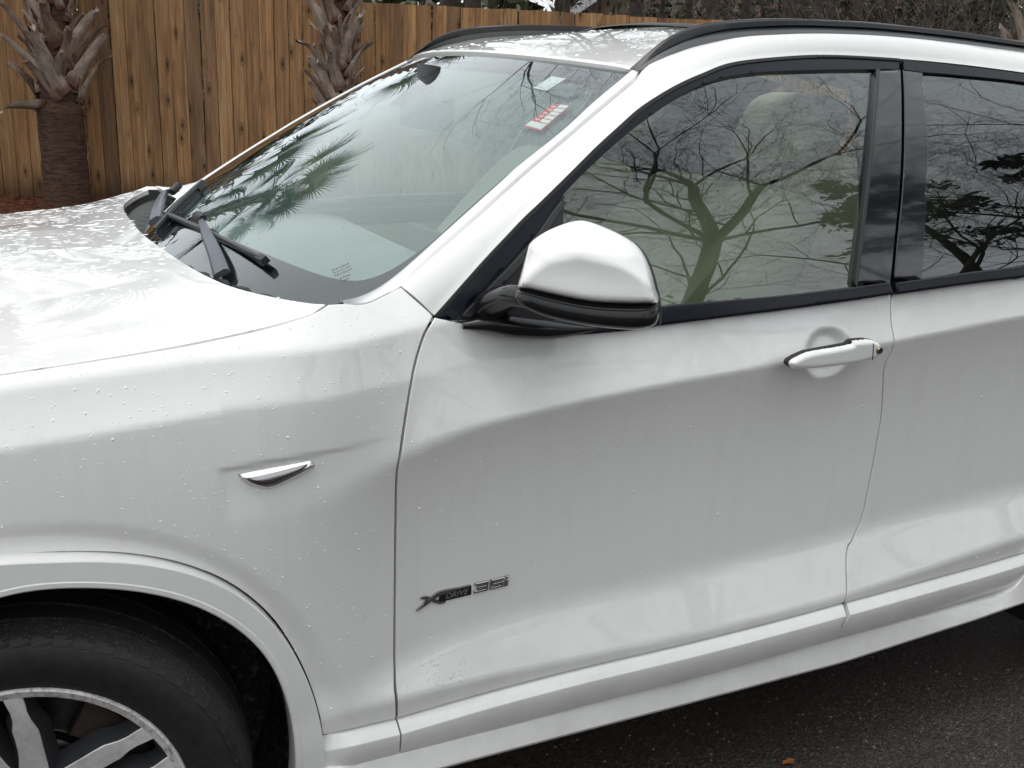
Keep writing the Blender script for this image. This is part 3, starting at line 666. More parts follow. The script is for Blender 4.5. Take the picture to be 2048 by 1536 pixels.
# near roof rail: low foot strip and a slim bar over it
RAIL_T = [(1258, 139), (1286, 116), (1327, 83), (1361, 64), (1395, 52), (1429, 45), (1480, 40), (1558, 37), (1653, 40), (1748, 45), (1843, 55), (1938, 66), (2048, 82)]
rt3 = np.array([on_y(px, py, -.600) for px, py in RAIL_T])
tail = np.array([[.35, .008, -.02], [.75, .025, -.08], [1.0, .05, -.15], [1.08, .055, -.19]])
tt = cr(np.vstack([rt3, rt3[-1]+tail]), n=140); rr3 = np.vstack([rb3[:1], rb3[1:]]); bb = cr(np.vstack([rr3, rr3[-1]+tail*[1, 1, .93]]), n=140)
up = np.array([0, 0, 1.0]); h = (tt-bb); 
k = np.clip(np.linspace(0, 140, 140)/22, 0, 1)[:, None]
def rr_(f, dy, dz=0): return bb+h*f+np.array([0, dy, dz])*k
rail = part(strip('roof_rail', [rr_(.44, .014), rr_(.47, .004), rr_(.55, -.003), rr_(.86, -.006), rr_(.97, -.002), rr_(1.02, .006), rr_(1.02, .018), rr_(.92, .030), rr_(.5, .034), rr_(.44, .030)], 'rail_black', None, caps=True, sharp=30))
strip('rail_foot', [rr_(0, -.002), rr_(.22, .001), rr_(.42, .006), rr_(.46, .012), rr_(.46, .032), rr_(0, .036)], 'rail_foot', rail, caps=True, sharp=30)

# side glass and black trim, all on the glass surface
def gfind(p): return glassy.find(p)
GT = [(1130, 386), (1165, 350), (1200, 317), (1255, 268), (1310, 226), (1366, 190), (1428, 163), (1490, 150), (1573, 144), (1676, 141.5), (1752, 141)]
g_top = gfind(GT); g_b = gfind([(1752, 141), (1745, 235), (1738, 311), (1726, 414), (1716, 500), (1706, 580)]); g_bot = gfind([(1706, 580), (1573, 596), (1450, 608), (1324, 618), (1230, 632), (1120, 642)]); g_f = gfind([(1120, 642), (1124, 540), (1129, 450), (1130, 386)])
gl_ = np.vstack([cr(g_top, .012)[:-1], cr(g_b, .012)[:-1], cr(g_bot, .012)[:-1], cr(g_f, .012)[:-1]])
glL = gl_ if area2(gl_) > 0 else gl_[::-1]
fglass = panel('window_glass', offset_loop(glL, -.006), glassy, 'door_glass', front_door, .03, 0, lip=0, thick=.003, off=-.006)
fo = glassy.find(FRAME)
FO = cr(fo, .012)
cutu = gfind([(1800, 120), (1804, 248), (1800, 373), (1790, 476), (1781, 580)])
def upto(c, x): return c[c[:, 0] <= x]
def band(name, a, b, mat, parent, off=0.0, thick=.006, step=.012, lip=.001, sh=0.0):
    lp = np.vstack([cr(a, step)[:-1] if len(a) < 40 else a, cr(b[::-1], step) if len(b) < 40 else b[::-1]])
    return panel(name, lp, glassy, mat, parent, step, sh, lip=lip, off=off, thick=thick)
FOa = FO[FO[:, 0] <= cutu[0][0]-.002]
band('window_trim', FOa+[0, -.004], np.vstack([gfind([(905, 640), (955, 592), (1010, 536), (1060, 480), (1100, 425)]), cr(g_top, .012)+[0, .001], gfind([(1798, 139.5)])]), 'trim_black', front_door, .002, .010)
# lower rail of the window: belt moulding
bt = gfind([(1324, 612), (1450, 601), (1573, 590), (1706, 574), (1781, 564)]); bb_ = gfind([(1324, 650), (1450, 634), (1573, 618.5), (1706, 600), (1783, 588)])
btf = gfind([(905, 643), (960, 640), (1040, 640), (1120, 640), (1230, 628)]); bbf = gfind([(868, 632.5), (909, 644), (980, 660), (1036, 668), (1091, 672), (1147, 670), (1203, 665), (1258, 660)])
belt = panel('belt_moulding', np.vstack([cr(np.vstack([btf, bt]), .012)[:-1], cr(np.vstack([bbf, bb_])[::-1], .012)]), glassy, 'trim_black', front_door, .012, 0, lip=.003, off=.012, thick=.02, lipw=.006)
# mirror sail triangle and its edge strips
tri = gfind([(905, 640), (955, 590), (1010, 533), (1060, 478), (1100, 423), (1131, 388)]); trb = gfind([(905, 641), (1000, 641), (1121, 643)])
panel('mirror_sail', np.vstack([cr(tri, .012)[:-1], cr(gfind([(1131, 388), (1124, 540), (1121, 643)]), .012)[:-1], cr(trb[::-1], .012)]), glassy, 'black_plastic', front_door, .02, 0, lip=.001, off=-.004, thick=.004)
for a_, b_, mt, o_ in (([(922, 632), (965, 588), (1020, 531), (1070, 474), (1108, 420), (1133, 392)], [(940, 636), (978, 598), (1032, 541), (1080, 484), (1112, 436), (1133, 404)], 'black_satin', .003),):
    band('sail_strip', gfind(a_), gfind(b_), mt, front_door, o_, .006)
band('window_seal', FO[FO[:, 0] <= cutu[0][0]-.002]+[.0, -.0005], FO[FO[:, 0] <= cutu[0][0]-.002]+[.003, -.007], 'rubber_seal', front_door, .005, .014, lip=.0008)
# pillar covers
pa = gfind([(1753, 143), (1746, 235), (1739, 311), (1727, 414), (1717, 500), (1707, 576)]); pcut = gfind([(1799, 140), (1801.5, 248), (1797.5, 373), (1787.5, 476), (1778, 568)])
band('pillar_cover', pa, pcut, 'black_gloss', front_door, .004, .012, lip=.0015)
band('pillar_edge', gfind([(1750, 141), (1743, 235), (1736, 311), (1724, 414), (1714, 500), (1704, 578)]), gfind([(1757, 141), (1750, 235), (1743, 311), (1731, 414), (1721, 500), (1711, 577)]), 'black_satin', front_door, .007, .012, lip=.0015)
pc2 = gfind([(1805, 141), (1808, 248), (1804, 373), (1794, 476), (1785, 568)]); pr = gfind([(1844, 146), (1847, 200), (1854, 290), (1852, 373), (1848, 470), (1842, 560)])
band('pillar_cover', pc2, pr, 'black_gloss', rear_door, .003, .012, lip=.0015)
tl = gfind([(1806, 122), (1906, 131), (2048, 149)]); tl = np.vstack([tl, tl[-1]+np.array([[.3, -.03], [.45, -.06]])])
tb = gfind([(1806, 141), (1844, 146), (1906, 151), (2048, 166)]); tb = np.vstack([tb, tb[-1]+np.array([[.3, -.03], [.42, -.06]])])
band('window_trim', tl, tb, 'trim_black', rear_door, .003, .012)
rg = np.vstack([cr(np.vstack([gfind([(1838, 143)]), tb[2:]]), .02)[:-1], cr(np.array([tb[-1], [2.56, 1.10]]), .02)[:-1], cr(np.array([[2.56, 1.09], [2.2, 1.095], gfind([(1838, 566)])[0]]), .02)[:-1], cr(np.vstack([gfind([(1838, 566)]), pr[::-1]+[-.006, 0], gfind([(1838, 143)])]), .02)[:-1]])
panel('window_glass', rg, glassy, 'privacy_glass', rear_door, .03, 0, lip=0, thick=.003, off=-.004)
b1 = gfind([(1785, 566), (1850, 557), (1950, 543), (2048, 531)]); b2 = gfind([(1787, 589), (1850, 580), (1950, 566), (2048, 554)])
b1 = np.vstack([b1, b1[-1]+np.array([[.2, .012], [.42, .02]])]); b2 = np.vstack([b2, b2[-1]+np.array([[.2, .012], [.42, .02]])])
panel('belt_moulding', np.vstack([cr(b1, .012)[:-1], cr(b2[::-1], .012)]), glassy, 'trim_black', rear_door, .012, 0, lip=.003, off=.012, thick=.02, lipw=.006)
fb = Surf(lambda x, z: np.stack([x, -gy(x, z)+.02, z], -1), glassy.dom, glassy.out)
ringo = np.vstack([cr(FO[:1]*1.0, n=1) if False else FO[FO[:, 0] < 2.45]]); 
panel('door_frame', np.vstack([cutu[0:1]+[[-.055, -.01]], cutu[0:1]+[[.05, -.01]], cutu[-1:]+[[.06, -.03]], cutu[-1:]+[[-.06, -.03]]]), fb, 'shadow_black', rear_door, .05, 0, lip=0, thick=.004)

# ------------------------------------------------------------------ door furniture
def raised(name, px, surf, base, height, mat, parent, step=.003, round_=.010, thick=.02, pw=.5, tilt=None):
    """a cushion-like body standing on a surface inside a traced outline"""
    L = cr(surf.find(px+[px[0]]), step)[:-1]
    if area2(L) < 0: L = L[::-1]
    def f(u, v):
        uv = np.stack([u, v], -1).reshape(-1, 2); d = dist_loop(cr(np.vstack([L, L[:1]]), step*.5), uv); ins = inside(L, uv); d = np.where(ins, d, 0)
        hgt = base+height*(np.clip(d/round_, 0, 1)*(2-np.clip(d/round_, 0, 1)))**pw
        if tilt is not None: hgt = hgt+tilt(uv)
        P = surf.P(uv)+surf.N(uv)*hgt[:, None]; return P.reshape(*u.shape, 3)
    s = Surf(f, surf.dom, surf.out)
    return panel(name, L, s, mat, parent, step, 0, lip=0, thick=thick)
HANDLE = [(1580, 728), (1583, 722), (1595, 714.5), (1617, 705), (1649, 699), (1700, 689.5), (1706, 683.5), (1712, 681.5), (1736, 679.5), (1750, 682), (1761, 690), (1764, 699), (1761, 708), (1752, 715), (1740, 719.5), (1704, 728), (1649, 735), (1617, 738), (1590, 737.5), (1583, 734)]
smooth_side = Surf(lambda x, z: np.stack([x, 0*x-.956, z], -1), side.dom, side.out)
hnd = raised('handle', HANDLE, smooth_side, -.005, .012, 'white_paint', front_door, .0028, .010, .02)
gsk = smooth_side.find(HANDLE); gsk = gsk if area2(gsk) > 0 else gsk[::-1]
panel('handle_gasket', offset_loop(gsk, -.0005), Surf(lambda x, z: np.stack([x, 0*x-.9488, z], -1), side.dom, side.out), 'rubber_seal', front_door, .006, 0, lip=0, thick=.012)
# split line, lock cylinder with keyhole
sp = [smooth_side.P(smooth_side.find([p]))[0]+[0, -.0072, 0] for p in ((1742, 685.5), (1741, 703), (1739.5, 718.5))]
m = MB(); m.tube(sp, .0010, 6); m.build('split_line', 'shadow_black', hnd)
lc = smooth_side.P(smooth_side.find([(1753.5, 699.5)]))[0]+[0, -.008, 0]
m = MB(); m.lathe([(0, -.001), (.0050, -.001), (.0056, -.0028), (.0066, -.0034), (.0074, -.0015), (.0086, .002), (.0086, .012)], lc, 24); m.build('lock_cylinder', 'lock_brass', hnd)
m = MB(); m.box(lc+[-.0009, -.0016, -.0034], lc+[.0009, .0046, .0034]); m.lathe([(0, -.0018), (.0017, -.0018), (.0017, .006)], lc+[0, 0, .0020], 10); m.build('keyhole', 'shadow_black', hnd)

# fender vent: chrome blade shape
VENT = [(480, 951), (486, 947), (612, 922.5), (620, 921.5), (627, 929), (625, 935), (600, 950), (560, 970), (546, 975), (528, 976.5), (500, 969), (484, 958)]
vent = raised('side_vent', VENT, Surf(lambda x, z: np.stack([x, -yout(x, z), z], -1), side.dom, side.out), .001, .009, 'chrome', fender, .0025, .011, .014, .8)
vc = [(492, 956.5), (520, 951.5), (560, 942), (590, 934), (615, 929), (600, 942.5), (566, 959.5), (541, 968.5), (516, 968)]
vv = raised('vent_inlay', vc, Surf(lambda x, z: np.stack([x, -yout(x, z)-.010, z], -1), side.dom, side.out), .0005, .005, 'smoked_chrome', fender, .002, .008, .006, 1.0)

# badge on the door: crossing swoosh X, plate with DRIVE, numerals
def poly_solid(mb, loop, to3, thick, chamfer=0.0):
    L = np.asarray(loop, float); L = L if area2(L) > 0 else L[::-1]; n = len(L); C = offset_loop(L, chamfer) if chamfer else L
    V = [to3(p, 0) for p in L]+[to3(p, thick*.55 if chamfer else thick) for p in L]+[to3(p, thick) for p in C]
    F = [(i, (i+1) % n, n+(i+1) % n, n+i) for i in range(n)]+[(n+i, n+(i+1) % n, 2*n+(i+1) % n, 2*n+i) for i in range(n)]
    from mathutils.geometry import tessellate_polygon
    F += [tuple(2*n+i for i in tr) for tr in tessellate_polygon([[Vector((p[0], p[1], 0)) for p in C]])]
    mb.add(V, F)
b0 = side.find([(831, 1222)])[0]; b1_ = side.find([(1017, 1180)])[0]; BL = b1_[0]-b0[0]
ang = math.atan2(b1_[1]-b0[1], BL)*0
def bto(p, h):                                                       # badge coordinates: length units 0..1 along the badge
    u = b0[0]+p[0]*BL; v = .594+(b0[1]-.594)*0+p[1]*BL
    q = np.array([u, v]); return side.P(q)+side.N(q)*(h+.0004)
mb = MB()
def ribbon(c, w):
    c = cr(np.array(c, float), n=16); t_ = np.gradient(c, axis=0); n_ = np.stack([-t_[:, 1], t_[:, 0]], 1)/np.linalg.norm(t_, axis=1, keepdims=True); w = np.interp(np.linspace(0, 1, 16), np.linspace(0, 1, len(w)), w)[:, None]
    return np.vstack([c+n_*w, (c-n_*w)[::-1]])
poly_solid(mb, ribbon([(.0, -.03), (.08, .01), (.16, .055), (.23, .085), (.30, .092), (.58, .094)], [.006, .020, .024, .018, .008, .006]), bto, .004, .003)
poly_solid(mb, ribbon([(.05, .085), (.10, .078), (.16, .048), (.22, .008), (.27, -.012), (.31, -.012)], [.009, .018, .021, .018, .014, .005]), bto, .0034, .003)
badge = mb.build('badge', 'smoked_chrome', front_door, sharp=20)
mb = MB(); poly_solid(mb, [(.235, .012), (.275, -.004), (.585, -.004), (.585, .088), (.30, .086), (.255, .070)], bto, .0022); mb.build('badge_plate', 'badge_black', front_door, sharp=20)
def word(txt, u0, v0, width, height, shear, depth, mat, name, parent, lift):
    cu = bpy.data.curves.new('lettering', 'FONT'); cu.body = txt; cu.extrude = .02; cu.shear = shear; cu.offset = .012
    o = bpy.data.objects.new('lettering', cu); COL.objects.link(o); dg = bpy.context.evaluated_depsgraph_get(); me = bpy.data.meshes.new_from_object(o.evaluated_get(dg))
    v = np.array([tuple(x.co) for x in me.vertices]); f = [tuple(p.vertices) for p in me.polygons]; bpy.data.objects.remove(o)
    lo, hi = v.min(0), v.max(0); s = (v-lo)/(hi-lo); V_ = [bto((u0+a[0]*width, v0+a[1]*height), lift+a[2]*depth) for a in s]
    return mesh_obj(name, V_, f, mat, parent, smooth=False)
word('DRIVE', .305, .014, .255, .056, .35, .0012, 'badge_letter', 'badge_word', front_door, .0016)
mb = MB(); S_ = .14
def bar(x0, y0, x1, y1):
    sh = lambda x, y: (x+(y-.0)*S_, y)
    poly_solid(mb, [sh(x0, y0), sh(x1, y0), sh(x1, y1), sh(x0, y1)], bto, .0045, .0075)
def digit(x, ch):
    w_, h_, t_ = .150, .105, .028
    for yy in (0, (h_-t_)/2, h_-t_): bar(x+(.028 if yy not in (0, h_-t_) and ch == '3' else 0), yy, x+w_, yy+t_)
    bar(x+w_-.032, 0 if ch == '3' else 0, x+w_, h_ if ch == '3' else (h_+t_)/2)
    if ch == '5': bar(x, (h_-t_)/2, x+.032, h_)
digit(.612, '3'); digit(.782, '5'); bar(.945, 0, .982, .072); bar(.945, .086, .982, .108)
mb.build('badge_numeral', 'smoked_chrome', front_door, sharp=20)

# ------------------------------------------------------------------ side mirror: white cap over a black lower body on an arm
def pillow(name, px, c, facing, front, back, mat, parent, step=.006, rnd=.06, pw=.55, lean=None, flat=0.0):
    """closed, rounded body: traced outline in the plane through c that faces `facing`, bulging to both sides"""
    n = np.array(facing, float); n /= np.linalg.norm(n); u = np.cross(np.array([0, 0, 1.0]), n); u /= np.linalg.norm(u); v = np.cross(n, u); c = np.asarray(c, float)
    L = []
    for p in px:
        d = ray(*p); t_ = ((c-CAM_POS)@n)/(d@n); q = CAM_POS+d*t_-c; L.append((q@u, q@v))
    L = cr(np.array(L+L[:1]), step)[:-1]; L = L if area2(L) > 0 else L[::-1]
    Ld = cr(np.vstack([L, L[:1]]), step*.3)
    lo, hi = L.min(0), L.max(0); gx, gy_ = np.meshgrid(np.arange(lo[0], hi[0], step), np.arange(lo[1], hi[1], step)); Q = np.stack([gx.ravel(), gy_.ravel()], 1); Q = Q[inside(L, Q)]; Q = Q[dist_loop(L, Q) > step*1.0]
    ins_ = np.vstack([offset_loop(L, step*q) for q in (.12, .35, .7)]); ok = inside(L, ins_) & (dist_loop(L, ins_) > step*.1); 
    pts = np.vstack([L, ins_[ok], Q]); r = delaunay_2d_cdt([Vector(p) for p in pts], [(i, (i+1) % len(L)) for i in range(len(L))], [], 1, 1e-7)
    UV = np.array([tuple(p) for p in r[0]]); F = [tuple(f) for f in r[2]]; d = dist_loop(Ld, UV); bd = np.zeros(len(UV), bool)
    for i, os_ in enumerate(r[3]):
        if any(k < len(L) for k in os_): bd[i] = True
    d[bd] = 0
    rnd = rnd(UV, lo, hi) if callable(rnd) else rnd
    def prof(w): k = np.clip(d/w, 0, 1); return (1-(1-k)**2)**pw
    hf = front*prof(rnd)+(lean(UV, lo, hi) if lean else 0)*np.where(bd, 0, 1)*prof(.03); hb_ = -back*prof(rnd)
    T = lambda h: c+UV[:, :1]*u+UV[:, 1:]*v+np.asarray(h)[:, None]*n
    A_, B_ = T(hf), T(hb_); V = list(A_); k0 = {}; 
    for i in range(len(UV)):
        if bd[i]: k0[i] = i
        else: k0[i] = len(V); V.append(B_[i])
    FF = F+[tuple(k0[i] for i in f)[::-1] for f in F]
    return mesh_obj(name, V, FF, mat, parent, True, sharp=60)
mirror = part(empty('side_mirror', (0, 0, 0), 'x', 'x')); del mirror['label'], mirror['category']
MC = np.array([.90, -1.02, 1.13]); FACE = (-.55, -.83, .08)
CAP = [(1057, 492), (1063, 483), (1080, 470), (1100, 459), (1130, 447), (1150, 442), (1166, 441), (1187, 446), (1220, 459), (1250, 474), (1275, 492), (1291, 515), (1303, 545), (1311, 575), (1317, 602), (1290, 605), (1250, 605), (1190, 602), (1140, 594), (1090, 583), (1060, 576), (1038, 572), (1043, 545), (1052, 512)]
def lean(UV, lo, hi):                                                # top third lies back, a soft shelf under it, then a standing face
    k = (UV[:, 1]-lo[1])/(hi[1]-lo[1]); w_ = (UV[:, 0]-lo[0])/(hi[0]-lo[0]); line = .69-.12*w_; up_ = np.clip(k-line, 0, 1); dn = np.clip(line-k, 0, 1)
    up_ = np.sqrt(up_*up_+.0006)-.0245
    return .006-.040*up_-.0055*(1-np.exp(-dn/.14))-.012*(1-k)*0+.016*dn*dn
def cap_rnd(UV, lo, hi): k = (UV[:, 1]-lo[1])/(hi[1]-lo[1]); return .014+.080*sst(.25, .8, k)
pillow('mirror_cap', CAP, MC, FACE, .058, .03, 'white_paint', mirror, .005, cap_rnd, .55, lean)
def face_pt(px, c=MC, n=np.array(FACE)/np.linalg.norm(FACE)): d = ray(*px); return CAM_POS+d*(((c-CAM_POS)@n)/(d@n))
_n = np.array(FACE)/np.linalg.norm(FACE); _T = cr(np.array([face_pt(p) for p in [(1029, 577), (1060, 574), (1090, 581), (1140, 592), (1190, 600), (1250, 603.5), (1290, 603), (1321, 600)]]), n=60)
_B = cr(np.array([face_pt(p) for p in [(1028, 585), (1036, 604), (1075, 624), (1105, 634), (1140, 642), (1190, 650), (1240, 655), (1280, 655.5), (1310, 646), (1321, 622)]]), n=60)
_s = np.linspace(0, 1, 60); _e = np.sqrt(np.clip(1-(1-np.clip(np.minimum(_s, 1-_s)*7, 0, 1))**2, 0, 1))[:, None]
rows = [_T*(1-w)+_B*w+_n*h*(_e if h > 0 else 1) for w, h in ((0, -.02), (0, .030), (.03, .046), (.10, .0535), (.16, .0545), (.20, .0525), (.24, .0535), (.5, .056), (.72, .053), (.87, .044), (.96, .028), (1, .008), (1, -.02), (.9, -.035), (.1, -.035))]
_M = MB(); _M.grid(np.array(rows).transpose(1, 0, 2), wrap=True); _M.add(np.array(rows)[:, 0], [tuple(range(15))]); _M.add(np.array(rows)[:, -1], [tuple(range(14, -1, -1))]); _M.build('mirror_base', 'mirror_black', mirror, sharp=50)
RIMO = [(1270, 484), (1292, 508), (1306, 540), (1316, 575), (1322, 604), (1323, 640), (1318, 652), (1300, 640), (1280, 560)]
pillow('mirror_rim', RIMO, MC+[.012, .022, 0], FACE, .02, .03, 'black_plastic', mirror, .006, .02, .6)
M_ = MB(); M_.tube(cr(np.array([on_y(985, 612, -.868), on_y(1004, 600, -.90), on_y(1030, 592, -.945), on_y(1062, 598, -.985)]), n=14), np.linspace(.036, .022, 14), 18, squash=.8); M_.build('mirror_arm', 'mirror_black', mirror, sharp=70)
M_ = MB(); M_.tube(cr(np.array([on_y(925, 652, -.872), on_y(985, 648, -.882), on_y(1050, 655, -.888), on_y(1120, 660, -.884), on_y(1190, 658, -.878)]), n=20), np.interp(np.linspace(0, 1, 20), [0, .3, .6, 1], [.006, .020, .018, .004]), 14); M_.build('mirror_foot', 'mirror_black', mirror, sharp=70)

# ------------------------------------------------------------------ cowl, wipers, windscreen stickers
m = MB(); ys_ = np.linspace(-.715, .80, 41)
G = []
for dx, dz in ((-.02, -.012), (.0, -.022), (.05, -.030), (.10, -.034), (.16, -.02)):
    G.append([(.350+.19*(abs(y)/.8)**2+dx, y, 1.148-.012*(abs(y)/.8)**3+dz-(.012 if k_ % 2 else 0)*(dx > 0)) for k_, y in enumerate(ys_)])
m.grid(np.array(G)); part(m.build('cowl_panel', 'black_plastic', None, sharp=30))
def wspt(px, h): q = wsf.find([px])[0]; return wsf.P(q)+wsf.N(q)*h
def wiper(tip, tail, hinge, elbow, foot, heights):
    w_ = part(empty('wiper', (0, 0, 0), 'x', 'x')); del w_['label'], w_['category']
    a, b = wspt(tail, heights[0]), wspt(tip, heights[1]); n = wsf.N(wsf.find([tip])[0]); d = (b-a)/np.linalg.norm(b-a); u = np.cross(n, d)
    def rod(p, q, hw, lo, hi, mat, nm, seg=14, arch=0):
        M_ = MB(); G_ = []
        for k_ in np.linspace(0, 1, seg):
            c = p*(1-k_)+q*k_+n*arch*4*k_*(1-k_); tp = min(1, min(k_, 1-k_)*12+.35)
            G_.append([c+u*hw*tp*sx_+n*h_*1 for sx_, h_ in ((-1, lo), (1, lo), (.9, hi*.6), (.35, hi), (-.35, hi), (-.9, hi*.6))])
        M_.grid(np.array(G_), wrap=True); M_.add(G_[0], [(5, 4, 3, 2, 1, 0)]); M_.add(G_[-1], [(0, 1, 2, 3, 4, 5)]); return M_.build(nm, mat, w_, sharp=35)
    rod(a, b, .0068, -.002, .007, 'black_satin', 'blade', arch=.004)
    rod(a+n*-.004, b+n*-.004, .003, -.010, .0, 'rubber_seal', 'rubber_lip', arch=.004)
    e = b-d*.035; M_ = MB(); G_ = [[e+d*t_*.034+u*.0085*sx_+n*h_ for sx_, h_ in ((-1, -.009), (1, -.009), (.8, .006), (-.8, .006))] for t_ in (0, 1)]
    M_.grid(np.array(G_), wrap=True); M_.add(G_[0], [(3, 2, 1, 0)]); M_.add(G_[1], [(0, 1, 2, 3)]); M_.build('end_cap', 'black_plastic', w_)
    hp = wspt(hinge, .020); M_ = MB(); G_ = []
    for t_ in (-.022, -.018, .018, .022):
        k_ = .7 if abs(t_) > .02 else 1; G_.append([hp+d*t_+u*.012*k_*math.cos(q)+n*(.004+.011*k_*math.sin(q)) for q in np.linspace(0, 2*math.pi, 12, endpoint=False)])
    M_.grid(np.array(G_), wrap=True); M_.add(G_[0], [tuple(range(11, -1, -1))]); M_.add(G_[-1], [tuple(range(12))]); M_.build('hinge_cover', 'black_plastic', w_, sharp=50)
    P_ = cr(np.array([wspt(hinge, .018), wspt(elbow, .030), wspt(((elbow[0]+foot[0])/2+3, (elbow[1]+foot[1])/2), .026), wspt(foot, .016)]), n=16)
    M_ = MB(); G_ = []; dd = np.gradient(P_, axis=0); dd /= np.linalg.norm(dd, axis=1, keepdims=True)
    for p_, t_, wd in zip(P_, dd, np.linspace(.0065, .017, 16)):
        s_ = np.cross(n, t_); s_ /= np.linalg.norm(s_); G_.append([p_+s_*wd*q+n*h_ for q, h_ in ((-1, -.006), (1, -.006), (1, .002), (.6, .007), (-.6, .007), (-1, .002))])
    M_.grid(np.array(G_), wrap=True); M_.add(G_[0], [(5, 4, 3, 2, 1, 0)]); M_.add(G_[-1], [(0, 1, 2, 3, 4, 5)]); M_.build('arm', 'wiper_arm', w_, sharp=35)
    return w_
simple('wiper_arm', (.10, .11, .13), .35)
wiper((541, 536), (336, 438), (412, 452), (430, 492), (452, 560), (.018, .020))
w2 = wiper((412, 374), (318, 470), (362, 392), (335, 405), (318, 452), (.014, .014))
wsu = Surf(lambda s, t: ws_f(s, t), wsf.dom, wsf.out)
def decal(nm, quad, mat, off, parent=windscreen):
    q = wsf.find(quad); return panel(nm, cr(np.vstack([q, q[:1]]), .02) if False else np.vstack([np.linspace(q[i], q[(i+1) % len(q)], 4)[:-1] for i in range(len(q))]), wsf, mat, parent, .03, 0, lip=0, thick=.0004, off=off)
decal('parking_sticker', [(1066, 175), (1103, 151), (1131, 156), (1094, 180)], 'sticker_white', -.0012)
decal('tinted_sticker', [(1096, 184), (1124, 165), (1164, 177), (1137, 196)], 'sticker_dark', -.0013)
st = decal('inspection_sticker', [(1047, 252), (1105, 207), (1141, 209), (1082, 260)], 'sticker_red', -.0014)
def bil(q, u, v): q = np.asarray(q, float); return (q[0]*(1-u)+q[1]*u)*(1-v)+(q[3]*(1-u)+q[2]*u)*v
SQ = [(1048, 250), (1106, 206), (1140, 210), (1082, 259)]
for k_ in range(6):                                                  # white month boxes with thin rules between, red panel with white ticks above
    u0, u1 = (0, .22) if k_ == 0 else (.235+.153*(k_-1), .235+.153*k_-.014)
    v0 = .03 if k_ == 0 else .46
    decal('sticker_box', [bil(SQ, u0+.02, v0), bil(SQ, u1+.0, v0), bil(SQ, u1+.0, .96), bil(SQ, u0+.02, .96)], 'sticker_white', -.0008)
for k_ in range(5):
    u0 = .30+.14*k_; decal('sticker_tick', [bil(SQ, u0, .12), bil(SQ, u0+.045, .12), bil(SQ, u0+.045, .36), bil(SQ, u0, .36)], 'sticker_white', -.0008)
decal('sensor_cover', [(778, 208), (800, 206), (884, 140), (850, 140)], 'frit_print', -.003)
rs = np.random.RandomState(4); m = MB()                              # small etched maker's mark near the foot of the pane: rows of tiny dashes
for row in range(5):
    x_ = 0
    while x_ < (34 if row < 3 else 16):
        L_ = rs.uniform(2, 5); px, py = 664+x_+row*2.5+(8 if row > 2 else 0), 540-x_*.42+row*5.5
        P_ = [wspt((px, py), .0006), wspt((px+L_, py-L_*.42), .0006), wspt((px+L_+.4, py-L_*.42+2.2), .0006), wspt((px+.4, py+2.2), .0006)]
        m.add(P_, [(0, 1, 2, 3)]); x_ += L_+rs.uniform(1.0, 2.4)
m.build('glass_marking', 'sticker_line', windscreen)

# ------------------------------------------------------------------ cabin
def prism(loop, y0, y1, rnd, nm, mat, parent):
    """side profile (x, z) made into a padded body between y0 and y1"""
    L = cr(np.array(loop+loop[:1], float), n=61)[:-1]; L = L if area2(L) > 0 else L[::-1]; G_ = []
    for a_, ins_ in ((0, .75), (.25, .35), (.6, .08), (1.0, 0)):
        Q_ = offset_loop(L, rnd*ins_); G_.append(np.stack([Q_[:, 0], 0*Q_[:, 0]+y0+rnd*a_, Q_[:, 1]], 1))
    for a_, ins_ in ((1.0, 0), (.6, .08), (.25, .35), (0, .75)):
        Q_ = offset_loop(L, rnd*ins_); G_.append(np.stack([Q_[:, 0], 0*Q_[:, 0]+y1-rnd*a_, Q_[:, 1]], 1))
    M_ = MB(); M_.grid(np.array(G_), wrap=True); c0, c1 = G_[0].mean(0), G_[-1].mean(0); n_ = len(L)
    M_.add(np.vstack([G_[0], [c0]]), [(i, n_, (i+1) % n_) for i in range(n_)]); M_.add(np.vstack([G_[-1], [c1]]), [((i+1) % n_, n_, i) for i in range(n_)])
    return M_.build(nm, mat, parent, sharp=70)
def make_seat():
    s_ = part(empty('front_seat', (0, 0, 0), 'x', 'x')); del s_['label'], s_['category']
    prism([(1.06, .74), (1.20, .90), (1.34, 1.055), (1.48, 1.195), (1.585, 1.275), (1.66, 1.285), (1.745, 1.25), (1.74, 1.15), (1.66, .98), (1.54, .80), (1.42, .62), (1.2, .58)], -.65, -.16, .034, 'backrest', 'leather_cream', s_)
    prism([(.72, .60), (.80, .72), (1.0, .74), (1.3, .66), (1.35, .5), (.8, .48)], -.65, -.15, .06, 'cushion', 'leather_cream', s_)
    prism([(1.74, 1.33), (1.75, 1.40), (1.80, 1.475), (1.88, 1.49), (1.93, 1.46), (1.93, 1.40), (1.88, 1.34), (1.80, 1.315)], -.53, -.27, .05, 'headrest', 'leather_cream', s_)
    for y_ in (-.46, -.34):
        M_ = MB(); M_.tube([(1.70, y_, 1.24), (1.84, y_, 1.36)], .007, 8); M_.build('headrest_post', 'chrome', s_)
    M_ = MB(); pts = [on_y(px, py, -.643) for px, py in ((1538, 566), (1545, 536), (1562, 500), (1590, 452), (1624, 408))]; M_.tube(cr(pts, n=16), .0022, 6); M_.build('seam', 'leather_seam', s_)
    M_ = MB()
    for o_ in (0, 7): pts = [on_y(px+o_, py+o_*.5, -.642) for px, py in ((1352, 612), (1380, 588), (1418, 566), (1466, 552))]; M_.tube(cr(pts, n=14), .0013, 6)
    M_.build('seam', 'leather_seam', s_); return s_
seat = make_seat()
def copy_tree(o, parent=None, fn=None):
    c = o.copy(); COL.objects.link(c)
    if parent: c.parent = parent
    for ch in [x for x in o.children]: copy_tree(ch, c)
    return c
